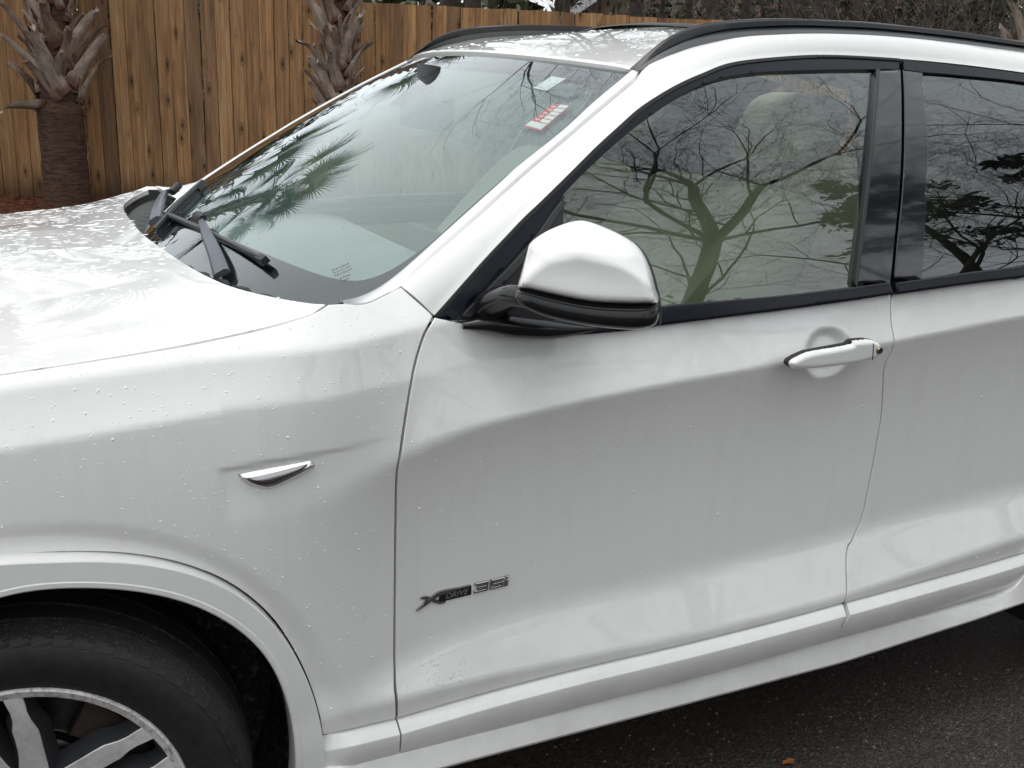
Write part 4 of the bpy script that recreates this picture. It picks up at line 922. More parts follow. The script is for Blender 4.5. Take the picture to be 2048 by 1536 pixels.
s2 = copy_tree(seat); s2.location = (.02, .80, 0)
rsb = part(prism([(2.10, .60), (2.16, .84), (2.36, 1.22), (2.46, 1.28), (2.56, 1.22), (2.4, .7)], -.66, .66, .07, 'rear_seat', 'rear_leather_shaded', None))
M_ = MB(); ys_ = np.linspace(-.74, .74, 49); G = []
for px_, pz_ in ((.40, 1.00), (.50, 1.045), (.66, 1.062), (.82, 1.072), (.98, 1.074), (1.06, 1.06), (1.085, 1.0), (1.05, .86), (1.06, .70)):
    G.append([(px_+.04*(1-(y/.74)**2)*-.5+(.05*math.exp(-((y+.40)/.2)**4) if .9 < px_ else 0), y, pz_+(.045*math.exp(-((y+.40)/.19)**4) if .9 < px_ < 1.07 and pz_ > .95 else 0)+(.022*math.exp(-(y/.15)**4) if .9 < px_ < 1.05 and pz_ > .95 else 0)) for y in ys_])
M_.grid(np.array(G)); dash = part(M_.build('dashboard', 'dash_grey', None, sharp=28))
M_ = MB()
for y0, y1, x0, x1 in ((-.60, -.20, .52, .60), (-.1, .12, .5, .56), (.25, .62, .52, .60)):
    for k_ in range(3): M_.box((x0+k_*.012, y0, 1.046), (x0+k_*.012+.006, y1, 1.0575))
M_.build('defrost_vent', 'dash_dark', dash)
M_ = MB(); M_.box((1.035, -.12, 1.05), (1.055, .12, 1.13)); M_.build('screen', 'dash_dark', dash)
M_ = MB(); G = [];
for k_ in range(40):
    a_ = 2*math.pi*k_/40; c = np.array([1.24, -.40, .99]); ax1 = np.array([0, 1, 0]); ax2 = np.array([.42, 0, .91]); nn_ = np.cross(ax1, ax2)
    G.append([c+(ax1*math.cos(a_)+ax2*math.sin(a_))*(.185+.014*math.cos(b_))+nn_*.014*math.sin(b_) for b_ in np.linspace(0, 2*math.pi, 8, endpoint=False)])
M_.grid(np.array(G+G[:1]), wrap=True); wheel_s = part(M_.build('steering_wheel', 'dash_dark', None, sharp=60))
M_ = MB(); M_.tube([(1.24, -.40, .99), (1.08, -.40, .93)], [.075, .05], 16); M_.build('hub', 'dash_dark', wheel_s)
M_ = MB()
for a_ in (0, math.pi, -math.pi/2): M_.tube([(1.24, -.40, .99), (1.24+.42*.18*math.sin(a_), -.40+.18*math.cos(a_),   .99+.91*.18*math.sin(a_))], [.022, .015], 8)
M_.build('spoke', 'dash_dark', wheel_s)
rvm = part(prism([(1.005, 1.385), (1.005, 1.45), (1.02, 1.465), (1.055, 1.46), (1.06, 1.42), (1.05, 1.385), (1.02, 1.378)], -.125, .115, .02, 'interior_mirror', 'dash_dark', None))
M_ = MB(); M_.tube([(1.03, 0, 1.45), (1.04, 0, 1.53)], [.018, .03], 10); M_.build('mirror_stalk', 'dash_dark', rvm)
# roof lining, floor, inner door panels with pillars, so that the cabin is closed and dim
gx_ = np.linspace(1.2, 3.1, 20); gy_ = np.linspace(-.60, .60, 13)
M_ = MB()
for x0, x1, y0, y1 in ((1.2, 1.68, -.60, .60), (1.68, 2.9, -.60, -.385), (1.68, 2.9, .385, .60), (2.9, 3.15, -.6, .6)):
    M_.grid(np.array([[(x, y, float(roof_z(np.array(x), np.array(y)))-.035) for y in np.linspace(y0, y1, 7)] for x in np.linspace(x0, x1, 10)]))
part(M_.build('headliner', 'headliner', None))
M_ = MB(); M_.box((.45, -.82, .42), (3.2, .82, .46)); M_.box((.42, -.80, .40), (.45, .80, 1.06)); M_.box((3.15, -.8, .4), (3.2, .8, 1.12)); part(M_.build('cabin_floor', 'shadow_black', None, smooth=False))
for sgn in (-1, 1):
    M_ = MB(); M_.box((.62, .80*sgn-.02, .44), (2.55, .80*sgn+.02, 1.02)); part(M_.build('door_panel', 'leather_cream', None, smooth=False))
M_ = MB(); M_.box((3.22, -.70, 1.12), (3.25, .70, 1.58)); part(M_.build('rear_window', 'privacy_glass', None, smooth=False))
pb = [on_y(px, py, -.70) for px, py in ((1765, 150), (1735, 560))]
M_ = MB(); M_.box((1.76, -.72, 1.0), (1.90, -.69, 1.2))
G = []
for t_ in np.linspace(0, 1, 10):
    z_ = 1.02+.53*t_; xx = 1.79+.10*t_; yy = -float(gy(np.array(xx), np.array(z_)))+.045; G.append([(xx-.05, yy, z_), (xx+.06, yy, z_), (xx+.06, yy+.05, z_), (xx-.05, yy+.05, z_)])
M_ = MB(); M_.grid(np.array(G), wrap=True); pillar = part(M_.build('pillar_lining', 'headliner', None, smooth=False))
M_ = MB(); G2 = [[(x_, y_+.06 if False else y_+.055, z_) for x_, y_, z_ in ((1.74+.09*t_, -float(gy(np.array(1.79+.1*t_), np.array(1.02+.50*t_)))+.05, 1.02+.50*t_), (1.785+.09*t_, -float(gy(np.array(1.79+.1*t_), np.array(1.02+.50*t_)))+.05, 1.02+.50*t_))] for t_ in np.linspace(0, 1, 8)]
M_.grid(np.array(G2)); M_.build('seat_belt', 'dash_dark', pillar, smooth=False)

# ------------------------------------------------------------------ wheels
def make_wheel(center, steer, detail=True):
    w_ = part(empty('wheel', center, 'x', 'x', rz=steer)); del w_['label'], w_['category']
    f0 = -.110                                                       # outer face in the wheel's own y
    M_ = MB(); pr = [(.243, f0+.012), (.249, f0+.001), (.256, f0-.001), (.268, f0-.006), (.285, f0-.0105), (.302, f0-.0115), (.318, f0-.0085), (.328, f0-.003), (.333, f0+.002)]
    M_.lathe(pr, (0, 0, 0), 128); M_.cur = 1
    M_.lathe([(.333, f0+.002), (.340, f0+.010), (.346, f0+.024), (.3485, f0+.030), (.342, f0+.0305), (.342, f0+.038), (.3505, f0+.0385), (.352, f0+.075), (.344, f0+.0755), (.344, f0+.084), (.352, f0+.0845), (.352, f0+.13), (.344, f0+.1305), (.344, f0+.139), (.3515, f0+.1395), (.347, f0+.195), (.333, f0+.218), (.29, f0+.23), (.243, f0+.21)], (0, 0, 0), 128)
    ty = M_.build('tyre', None, w_, sharp=28, mats=['tyre_rubber', 'tread_grit'])
    if detail:
        M_ = MB()                                                    # shoulder lugs, stepped like roof tiles
        for k_ in range(68):
            a_ = 2*math.pi*k_/68; da = 2*math.pi/68*.95; V_ = []
            for aa, r0, lift in ((a_, .3235, .0022), (a_-da, .3275, .0004)):
                for r_, y_ in ((r0, f0-.0055-lift*.6), (.3335, f0+.0035-lift), (.3375, f0+.0075-lift*.4), (.328, f0+.012)): V_.append((r_*math.cos(aa), y_, r_*math.sin(aa)))
            M_.add(V_, [(0, 1, 5, 4), (1, 2, 6, 5), (0, 3, 2, 1), (4, 5, 6, 7), (0, 4, 7, 3)])
        M_.build('tread_lug', 'tyre_rubber', w_, smooth=False)
        M_ = MB()                                                    # moulded rings on the wall
        for r_ in (.262, .266, .2705, .277, .311): M_.lathe([(r_-.0011, f0-.0115+abs(r_-.298)*.28-.0+.004), (r_, f0-.0130+abs(r_-.298)*.28+.001), (r_+.0011, f0-.0115+abs(r_-.298)*.28+.004)], (0, 0, 0), 96)
        M_.build('wall_ring', 'tyre_rubber', w_)
    M_ = MB(); M_.lathe([(.250, f0+.010), (.2505, f0+.002), (.249, f0-.0025), (.2455, f0-.0035), (.2425, f0-.0005), (.235, f0+.0005), (.2325, f0+.003)], (0, 0, 0), 128); M_.build('rim_lip', 'rim_scuffed', w_, sharp=50)
    M_ = MB(); M_.lathe([(.2325, f0+.003), (.226, f0+.020), (.221, f0+.024), (.2195, f0+.055), (.216, f0+.060), (.212, f0+.12), (.225, f0+.20)], (0, 0, 0), 128); M_.build('rim_barrel', 'rim_grey', w_, sharp=30)
    def spoke(kind, base):
        M_ = MB(); L = [(.245, 0), (.225, 0), (.205, .001), (.19, .003), (.17, .006), (.15, .010), (.13, .014), (.11, .018), (.085, .023), (.06, .027)]
        s_ = 1 if kind == 'a' else -1; C = []; Wd = []
        for r_, dy in L:
            k_ = (.245-r_)/.137; C.append((r_, base+s_*-math.radians(7.5)*k_, f0+.002+dy)); Wd.append(.0150-.0035*float(sst(.245, .19, r_))+.0075*float(sst(.195, .180, r_))+.004*float(sst(.13, .07, r_)))
        G_ = []
        for (r_, a_, y_), w2_ in zip(C, Wd):
            cx_, cz_ = r_*math.cos(a_), r_*math.sin(a_); tx, tz = -math.sin(a_), math.cos(a_)
            row = []
            for q, dy in ((-1.0-.75, .034), (-1.0, .0015), (-.92, 0), (.92, 0), (1.0, .0015), (1.0+.75, .034), (.6, .045), (-.6, .045)):
                row.append((cx_+tx*w2_*q, y_+dy, cz_+tz*w2_*q))
            G_.append(row)
        G_ = np.array(G_)
        for j in range(8):
            M_.cur = 0 if j in (1, 2, 3) else 1; j2 = (j+1) % 8
            M_.add(np.concatenate([G_[:, j], G_[:, j2]]), [(i, i+1, len(G_)+i+1, len(G_)+i) for i in range(len(G_)-1)])
        return M_.build('spoke', None, w_, sharp=28, mats=['rim_machined', 'rim_grey'])
    pa, pb_ = spoke('a', math.radians(20)), spoke('b', math.radians(36)); 
    for k_ in range(1, 5):
        for o_ in (pa, pb_): c = o_.copy(); COL.objects.link(c); c.parent = w_; c.rotation_euler = (0, -math.radians(72*k_), 0)
    M_ = MB(); M_.lathe([(0, f0+.028), (.030, f0+.029), (.034, f0+.031), (.036, f0+.036), (.062, f0+.030), (.072, f0+.040), (.075, f0+.08)], (0, 0, 0), 48); M_.build('hub_cap', 'rim_grey', w_, sharp=35)
    M_ = MB(); M_.lathe([(.06, f0+.075), (.098, f0+.078), (.106, f0+.084), (.108, f0+.105), (.112, f0+.107), (.173, f0+.107), (.174, f0+.110), (.174, f0+.132), (.1, f0+.133)], (0, 0, 0), 96); M_.build('brake_disc', 'disc_dark', w_, sharp=35)
    M_ = MB(); G_ = []
    for a_ in np.linspace(math.radians(14), math.radians(62), 10):
        G_.append([(r_*math.cos(a_), y_, r_*math.sin(a_)) for r_, y_ in ((.125, f0+.075), (.135, f0+.060), (.175, f0+.058), (.195, f0+.070), (.197, f0+.16), (.12, f0+.16))])
    M_.grid(np.array(G_), wrap=True); M_.add(G_[0], [tuple(range(6))]); M_.add(G_[-1], [tuple(range(5, -1, -1))]); M_.build('brake_caliper', 'rust_brown', w_, sharp=30)
    return w_
t = NT('disc_dark'); t.set(Metallic=.85, Roughness=.36); nz = t.noise(14, 5, .6); t.link(t.ramp(nz, [(.3, (.035, .034, .034)), (.7, (.11, .105, .10))]), t.b.inputs['Base Color'])
fw = make_wheel((-.005, -.792, .352), math.radians(-10.5))
rw = copy_tree(fw); rw.location = (2.805, -.80, .352); rw.rotation_euler = (0, math.radians(33), 0)
# letters moulded on the front tyre wall (only part of the word is legible in the photo: ...IREL...)
def tyre_word(txt, a_mid, r0, r1, span, nm):
    cu = bpy.data.curves.new('lettering', 'FONT'); cu.body = txt; cu.extrude = .02; cu.offset = .01
    o = bpy.data.objects.new('lettering', cu); COL.objects.link(o); dg = bpy.context.evaluated_depsgraph_get(); me = bpy.data.meshes.new_from_object(o.evaluated_get(dg))
    v = np.array([tuple(x.co) for x in me.vertices]); f = [tuple(p.vertices) for p in me.polygons]; bpy.data.objects.remove(o)
    lo, hi = v.min(0), v.max(0); s_ = (v-lo)/(hi-lo); V_ = []
    for a, b, c in s_:
        th_ = math.radians(a_mid)+math.radians(span)*(.5-a); r_ = r0+(r1-r0)*b; V_.append((r_*math.cos(th_), -.110-.0095+abs(r_-.300)*.15-.0032*c, r_*math.sin(th_)))
    return mesh_obj(nm, V_, f, 'tyre_rubber', fw, smooth=False)
tyre_word('IREL', 3, .288, .318, 15, 'wall_lettering')
# wheel-house liner and the mud-specked wall behind the wheel
M_ = MB(); M_.lathe([(.440, -.915), (.450, -.86), (.452, -.60), (.30, -.57), (0, -.56)], (WC[0], 0, WC[1]), 60, -.5, math.pi+.3); liner = part(M_.build('wheel_liner', 'wet_liner', None))
M_ = MB(); M_.lathe([(.440, -.915), (.450, -.86), (.452, -.60), (.30, -.57), (0, -.56)], (2.805, 0, WC[1]), 40, -.3, math.pi+.5); part(M_.build('wheel_liner', 'shadow_black', None))
M_ = MB(); M_.box((-.8, -.56, .26), (3.4, .56, .40)); M_.box((.5, -.86, .285), (2.36, .86, .33)); part(M_.build('underbody', 'shadow_black', None, smooth=False))
M_ = MB(); zz_ = [(-.60, .22), (-.88, .3), (-.97, .55), (-.96, .78), (-.93, .90), (-.90, .985)]
G = [[(x+.16*(abs(y)/.9)**3, y, z) for y in np.linspace(-.90, .90, 30)] for x, z in zz_]; M_.grid(np.array(G)); part(M_.build('front_bumper', 'white_paint', None))
M_ = MB(); G = [[(x-.16*(abs(y)/.9)**3, y, z) for y in np.linspace(-.90, .90, 30)] for x, z in [(3.35, .3), (3.62, .36), (3.64, .7), (3.58, 1.0), (3.50, 1.12)]]; M_.grid(np.array(G)); part(M_.build('tailgate', 'white_paint', None))
quarter_loop = np.vstack([cr(np.array([[2.64, 1.115], [3.1, 1.12], [3.55, 1.10]]), .03)[:-1], cr(np.array([[3.55, 1.10], [3.58, .7], [3.50, .36]]), .03)[:-1], cr(np.array([[3.50, .36], [3.26, .36]]), .03)[:-1], cr(np.array([2.805+.465*np.cos(np.linspace(0, 2.1, 20)), .365+.465*np.sin(np.linspace(0, 2.1, 20))]).T, .03)[:-1], cr(np.array([[2.57, .77], [2.66, .95], [2.64, 1.115]]), .03)[:-1]])
qs = Surf(lambda x, z: np.stack([x, -np.interp(x, GX, YS[:, 0]*0+.93)+.25*np.clip(x-3.1, 0, 1)**2, z], -1), side.dom, side.out)
quarter = part(panel('quarter_panel', quarter_loop, side, 'white_paint', None, .025, .001))

# ------------------------------------------------------------------ rain beads
def beads(name, key, parent, count, rmin, rmax, flat, seed, box=None, stretch=1.0, clump=0.0, offset=0.0):
    UV, F, S_, P_, N_ = PANELS[key]; rs = np.random.RandomState(seed)
    T = np.array([f[:3] for f in F]); c = P_[T].mean(1); a = .5*np.linalg.norm(np.cross(P_[T[:, 1]]-P_[T[:, 0]], P_[T[:, 2]]-P_[T[:, 0]]), axis=1)
    if box is not None: pj = project(c); ok = (pj[:, 0] > box[0]) & (pj[:, 1] > box[1]) & (pj[:, 0] < box[2]) & (pj[:, 1] < box[3]); a = a*ok
    if clump: a = a*np.exp(clump*np.sin(c[:, 0]*23+seed)*np.sin(c[:, 1]*17+c[:, 2]*29))
    if a.sum() <= 0: return
    ids = rs.choice(len(T), count, p=a/a.sum()); V = []; Fc = []; n = 8
    for i in ids:
        w_ = rs.dirichlet((1, 1, 1)); p_ = (P_[T[i]]*w_[:, None]).sum(0); nn_ = N_[T[i]].mean(0); nn_ /= np.linalg.norm(nn_)
        t1 = np.cross(nn_, [0, 0, 1.0] if abs(nn_[2]) < .9 else [1.0, 0, 0]); t1 /= np.linalg.norm(t1); t2 = np.cross(nn_, t1)
        if abs(nn_[2]) > .9: q = rs.uniform(0, 6.28); t1, t2 = t1*math.cos(q)+t2*math.sin(q), t2*math.cos(q)-t1*math.sin(q)
        r_ = (rmin+(rmax-rmin)*rs.rand()**2.2)*(1.5 if rs.rand() < .07 else 1); h_ = r_*flat; e_ = 1+(stretch-1)*rs.rand(); k0 = len(V); p_ = p_+nn_*offset
        for rr, hh in ((1.0, -.05), (.86, .5), (.5, .87)):
            for q in range(n):
                th_ = 6.2832*q/n; wob = 1+.18*math.sin(2*th_+i) if r_ > .003 else 1; V.append(p_+(t1*math.cos(th_)*e_+t2*math.sin(th_))*r_*rr*wob+nn_*h_*hh)
        V.append(p_+nn_*h_)
        for g_ in range(2):
            for q in range(n): Fc.append((k0+g_*n+q, k0+g_*n+(q+1) % n, k0+(g_+1)*n+(q+1) % n, k0+(g_+1)*n+q))
        for q in range(n): Fc.append((k0+2*n+q, k0+2*n+(q+1) % n, k0+3*n))
    o = mesh_obj(name, V, Fc, 'water' if key == 'windscreen' else 'water_on_paint', parent); o['kind'] = 'stuff'; return o
beads('rain_beads', 'fender', fender, 1000, .0005, .0019, .45, 1, (-40, 500, 820, 1500))
beads('rain_beads', 'front_door', front_door, 850, .0005, .0019, .45, 2)
beads('rain_beads', 'rear_door', rear_door, 280, .0006, .0023, .5, 3, (1680, 500, 2100, 1250))
beads('rain_beads', 'hood', hood_o, 1150, .0012, .0085, .16, 4, (-30, 380, 330, 560), 2.2, .7)
beads('rain_beads', 'hood', hood_o, 260, .0016, .0062, .14, 5, (-30, 540, 660, 760), 1.5)
beads('rain_beads', 'roof', roof, 420, .0015, .005, .3, 6, (800, 30, 1400, 150), 1.6)
beads('rain_beads', 'windscreen', windscreen, 90, .0006, .0022, .6, 7, (430, 440, 780, 610))
# dirt flecks thrown up behind the wheel
def flecks(name, key, parent, count, mean, sd_, seed):
    rs = np.random.RandomState(seed); V = []; F = []; S_ = PANELS[key][2]
    for _ in range(count):
        px = rs.normal(mean, sd_); uv = S_.find([px])[0]; p_ = S_.P(uv)+S_.N(uv)*.0004; r_ = rs.uniform(.0003, .0009); k0 = len(V); n_ = S_.N(uv); t1 = np.cross(n_, [0, 0, 1.]); t1 /= np.linalg.norm(t1); t2 = np.cross(n_, t1)
        for q in range(5): V.append(p_+(t1*math.cos(q*1.2566)+t2*math.sin(q*1.2566))*r_*rs.uniform(.5, 1.2))
        V.append(p_+n_*r_*.4); F += [(k0+q, k0+(q+1) % 5, k0+5) for q in range(5)]
    o = mesh_obj(name, V, F, 'road_dirt', parent, smooth=False); o['kind'] = 'stuff'
flecks('dirt_flecks', 'front_door', front_door, 150, (885, 1352), (34, 22), 11)
flecks('dirt_flecks', 'rear_door', rear_door, 70, (1716, 1140), (12, 26), 12)

# ------------------------------------------------------------------ the far side of the car is a mirror copy
for o in (fender, front_door, rear_door, side_frame, rail, shell, quarter, liner):
    c = o.copy(); COL.objects.link(c); c.scale = (1, -1, 1)
    for ch in list(o.children):
        if ch.get('kind') == 'stuff' or ch.name.startswith(('badge_word', 'lock', 'keyhole')): continue
        d = ch.copy(); COL.objects.link(d); d.parent = c
for o in list(car.children):
    if o.name.split('.')[0] in ('rocker_panel', 'pillar_strip'):
        c = o.copy(); COL.objects.link(c); c.scale = (1, -1, 1)
for o in (fw, rw):
    c = copy_tree(o); c.location = (o.location.x, -o.location.y, o.location.z); c.scale = (1, -1, 1); c.rotation_euler.z = o.rotation_euler.z
# ------------------------------------------------------------------ ground
def sheet(name, lo, hi, z, mat, n=2):
    xs, ys = np.linspace(lo[0], hi[0], n), np.linspace(lo[1], hi[1], n); M_ = MB(); M_.grid(np.array([[(x, y, z) for y in ys] for x in xs]))
    o = M_.build(name, mat, None, smooth=False); o['kind'] = 'structure'; return o
sheet('ground', (-90, -90), (110, 110), -.012, 'forest_floor')
M_ = MB(); M_.add([(-40, -26, 0), (40, -26, 0), (40, .9, 0), (24, 2.4, 0), (4.2, 6.9, 0), (-8, 9.9, 0), (-40, 12, 0)], [tuple(range(7))])
o = M_.build('asphalt_drive', 'wet_asphalt', None, smooth=False); o['kind'] = 'structure'
FK = -.40                                                            # the fence runs a little askew of the car
def fence_y(x): return 9.48+FK*(x-.66)
M_ = MB(); g_ = []
rs = np.random.RandomState(2)
for x in np.linspace(-14, 20, 120):
    g_.append([(x, fence_y(x)-1.15+d, .02+(.05*math.sin(d*2.4) if 0 < d < 1.2 else -.03)+rs.uniform(0, .012)) for d in (0, .25, .5, .75, 1.0, 1.2)])
M_.grid(np.array(g_)); o = M_.build('mulch_bed', 'mulch', None); o['kind'] = 'structure'
rs = np.random.RandomState(5); V = []; F = []
for _ in range(5200):
    x = rs.uniform(-1.5, 5); y = fence_y(x)-rs.uniform(.02, 1.1); a_ = rs.uniform(0, 6.28); l_ = rs.uniform(.06, .14); z = .05+rs.rand()*.04; dz = rs.uniform(-.02, .035); k0 = len(V)
    dx, dy = math.cos(a_)*l_, math.sin(a_)*l_; V += [(x, y, z), (x+dx*.5-dy*.02, y+dy*.5+dx*.02, z+.012), (x+dx, y+dy, z+dz), (x+dx*.5, y+dy*.5, z+.004)]; F += [(k0, k0+1, k0+2), (k0, k0+2, k0+3)]
o = mesh_obj('pine_straw', V, F, 'straw', smooth=False); o['kind'] = 'stuff'
rs = np.random.RandomState(8); V = []; F = []                         # loose grit on the asphalt
for _ in range(900):
    p_ = on_z(rs.uniform(700, 2080), rs.uniform(1190, 1560), 0); r_ = .0012+.0045*rs.rand()**4; k0 = len(V)
    for q in range(5): V.append((p_[0]+r_*math.cos(q*1.2566)*rs.uniform(.7, 1.2), p_[1]+r_*math.sin(q*1.2566)*rs.uniform(.7, 1.2), .0))
    V.append((p_[0], p_[1], r_*.8)); F += [(k0+q, k0+(q+1) % 5, k0+5) for q in range(5)]
o = mesh_obj('loose_gravel', V, F, 'grit', smooth=False); o['kind'] = 'stuff'
V = []; F = []; rs = np.random.RandomState(61)                       # scattered pine needles on the drive
for _ in range(26):
    p_ = on_z(rs.uniform(900, 2080), rs.uniform(1230, 1560), .002); a = rs.uniform(0, 3.14); l_ = rs.uniform(.02, .07); k0 = len(V); dx, dy = math.cos(a)*l_, math.sin(a)*l_
    V += [p_, p_+[dx*.5-dy*.03, dy*.5+dx*.03, .002], p_+[dx, dy, 0]]; F.append((k0, k0+1, k0+2))
o = mesh_obj('pine_needles', V, F, 'straw', smooth=False); o['kind'] = 'stuff'
p_ = on_z(1578, 1526, 0); M_ = MB(); M_.add([p_+[a*.016*math.cos(t)-0, a*.011*math.sin(t), .003+.004*abs(math.sin(t*2))] for t, a in zip(np.linspace(0, 6.28, 11)[:-1], (1.2, .8, 1, .7, 1, 1.3, 1, .7, 1, .8))]+[p_+[0, 0, .005]], [(i, (i+1) % 10, 10) for i in range(10)])
o = M_.build('fallen_leaf', 'leaf_orange', None); o['label'] = 'small orange dead leaf lying on the dark asphalt'; o['category'] = 'leaf'

# ------------------------------------------------------------------ fence: every board a part
fence = empty('board_fence', (.66, fence_y(.66), 0), 'tall stained wooden privacy fence of upright knotty boards behind the car', 'fence')
fdir = np.array([1, FK])/math.hypot(1, FK); fyaw = math.atan2(FK, 1)
fence.rotation_euler = (0, 0, fyaw)
FH = 2.075
def board_mesh(seed, wd):
    rs = np.random.RandomState(seed); M_ = MB(); G_ = []; bow = rs.uniform(-.004, .004); tw = rs.uniform(-.006, .006)
    for z in np.linspace(0, 1, 7):
        c = bow*math.sin(math.pi*z); t_ = tw*(z-.5); w2 = wd/2*(1+rs.uniform(-.006, .006))
        G_.append([(-w2, -.0085+c-t_, z*FH+.02), (-w2+.003, -.0105+c-t_, z*FH+.02), (w2-.003, -.0105+c+t_, z*FH+.02), (w2, -.0085+c+t_, z*FH+.02), (w2, .0085+c+t_, z*FH+.02), (-w2, .0085+c-t_, z*FH+.02)])
    M_.grid(np.array(G_), wrap=True); M_.add(G_[0], [tuple(range(5, -1, -1))]); M_.add(G_[-1], [tuple(range(6))])
    o = M_.build('board', 'fence_wood', fence, sharp=20); me = o.data; bpy.data.objects.remove(o); return me
bmeshes = [board_mesh(i, .1395-.002*(i % 3)) for i in range(9)]
rs = np.random.RandomState(21); u = -3.1; i = 0
while u < 9.6:
    o = bpy.data.objects.new('board', bmeshes[rs.randint(9)]); COL.objects.link(o); o.parent = fence
    gap = rs.choice([.001, .0015, .003, .0055], p=[.4, .3, .2, .1]); drop = -.016*u*(1 if u > 0 else .3)
    o.location = (u+.07, rs.uniform(-.006, .006), drop+rs.uniform(-.008, .008)); o.rotation_euler = (rs.uniform(-.003, .003), rs.uniform(-.0045, .0045), rs.uniform(-.03, .03)); u += .1395+gap; i += 1
for z in (.35, 1.05, 1.72):
    M_ = MB(); M_.box((-3.1, .012, z), (9.6, .05, z+.088)); M_.build('fence_rail', 'fence_wood', fence, smooth=False)
for u in np.arange(-2.7, 9.6, 2.4):
    M_ = MB(); M_.box((u, .052, -.2), (u+.09, .14, 1.95-.016*max(u, 0))); M_.build('fence_post', 'fence_wood', fence, smooth=False)

# ------------------------------------------------------------------ palms
def boot_mesh(seed):
    rs = np.random.RandomState(seed); L = rs.uniform(.30, .50); w0 = rs.uniform(.058, .078); w1 = rs.uniform(.020, .034); bend = rs.uniform(-.02, .16); M_ = MB(); G_ = []
    curl = rs.uniform(-.05, .05)
    for t_ in np.linspace(0, 1, 12):
        w_ = w0*(1-t_)**1.3+w1*(1-(1-t_)**1.3); w_ *= 1+.10*math.sin(t_*7+seed)*t_; th_ = .020*(1-t_)+.007; z = L*t_; y = -bend*t_*t_-(.05*max(0, t_-.82)/.18 if seed % 3 == 0 else 0); x = curl*t_*t_
        rag = (lambda: rs.uniform(-.03, .03)) if t_ > .95 else (lambda: 0)
        G_.append([(x-w_, y+.014*(1-t_), z+rag()), (x-w_*.55, y-th_*.75, z+rag()), (x, y-th_*1.0, z+rag()), (x+w_*.55, y-th_*.75, z+rag()), (x+w_, y+.014*(1-t_), z+rag()), (x+w_*.5, y+th_*.35, z+rag()), (x-w_*.5, y+th_*.35, z+rag())])
    M_.grid(np.array(G_), wrap=True); M_.add(G_[0], [tuple(range(6, -1, -1))]); M_.add(G_[-1], [tuple(range(7))])
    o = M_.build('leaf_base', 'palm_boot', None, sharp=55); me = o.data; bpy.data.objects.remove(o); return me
boots = [boot_mesh(i) for i in range(9)]
def frond_mesh(seed):
    rs = np.random.RandomState(seed); M_ = MB(); PL = rs.uniform(.75, 1.05); sag = rs.uniform(.02, .16)
    pts = [np.array([0, -PL*t_, -sag*t_*t_]) for t_ in np.linspace(0, 1, 8)]; M_.tube(pts, np.linspace(.016, .007, 8), 5)
    hub = pts[-1]; n_ = 44
    for k in range(n_):
        a = math.radians(-145+290*k/(n_-1)); ln = (.80-.22*abs(a)/2.5)*rs.uniform(.9, 1.06); dx, dy = math.sin(a), -math.cos(a); w_ = .0165; px_, py_ = dy, -dx; prev = None; V_ = []
        rise = .10+.12*math.cos(a); dro = rs.uniform(.18, .42)
        for t_ in (0, .28, .55, .8, 1.0):
            q = hub+np.array([dx, dy, 0])*ln*t_*(1-.10*t_)+np.array([0, -.16*t_*(1-.3*t_), rise*t_-dro*t_**2.6]); ww = w_*(1.0 if t_ < .4 else (1-t_)*1.5+.05)*(.35+t_*2 if t_ < .3 else 1)
            V_ += [q+np.array([px_, py_, 0])*ww+[0, 0, .006], q+[0, 0, -.004], q-np.array([px_, py_, 0])*ww+[0, 0, .006]]
        F_ = []
        for r_ in range(4):
            b_ = r_*3; F_ += [(b_, b_+1, b_+4, b_+3), (b_+1, b_+2, b_+5, b_+4)]
        M_.add(V_, F_)
    o = M_.build('frond', 'palm_leaf', None, smooth=False); me = o.data; bpy.data.objects.remove(o); return me
fronds = [frond_mesh(i) for i in range(4)]
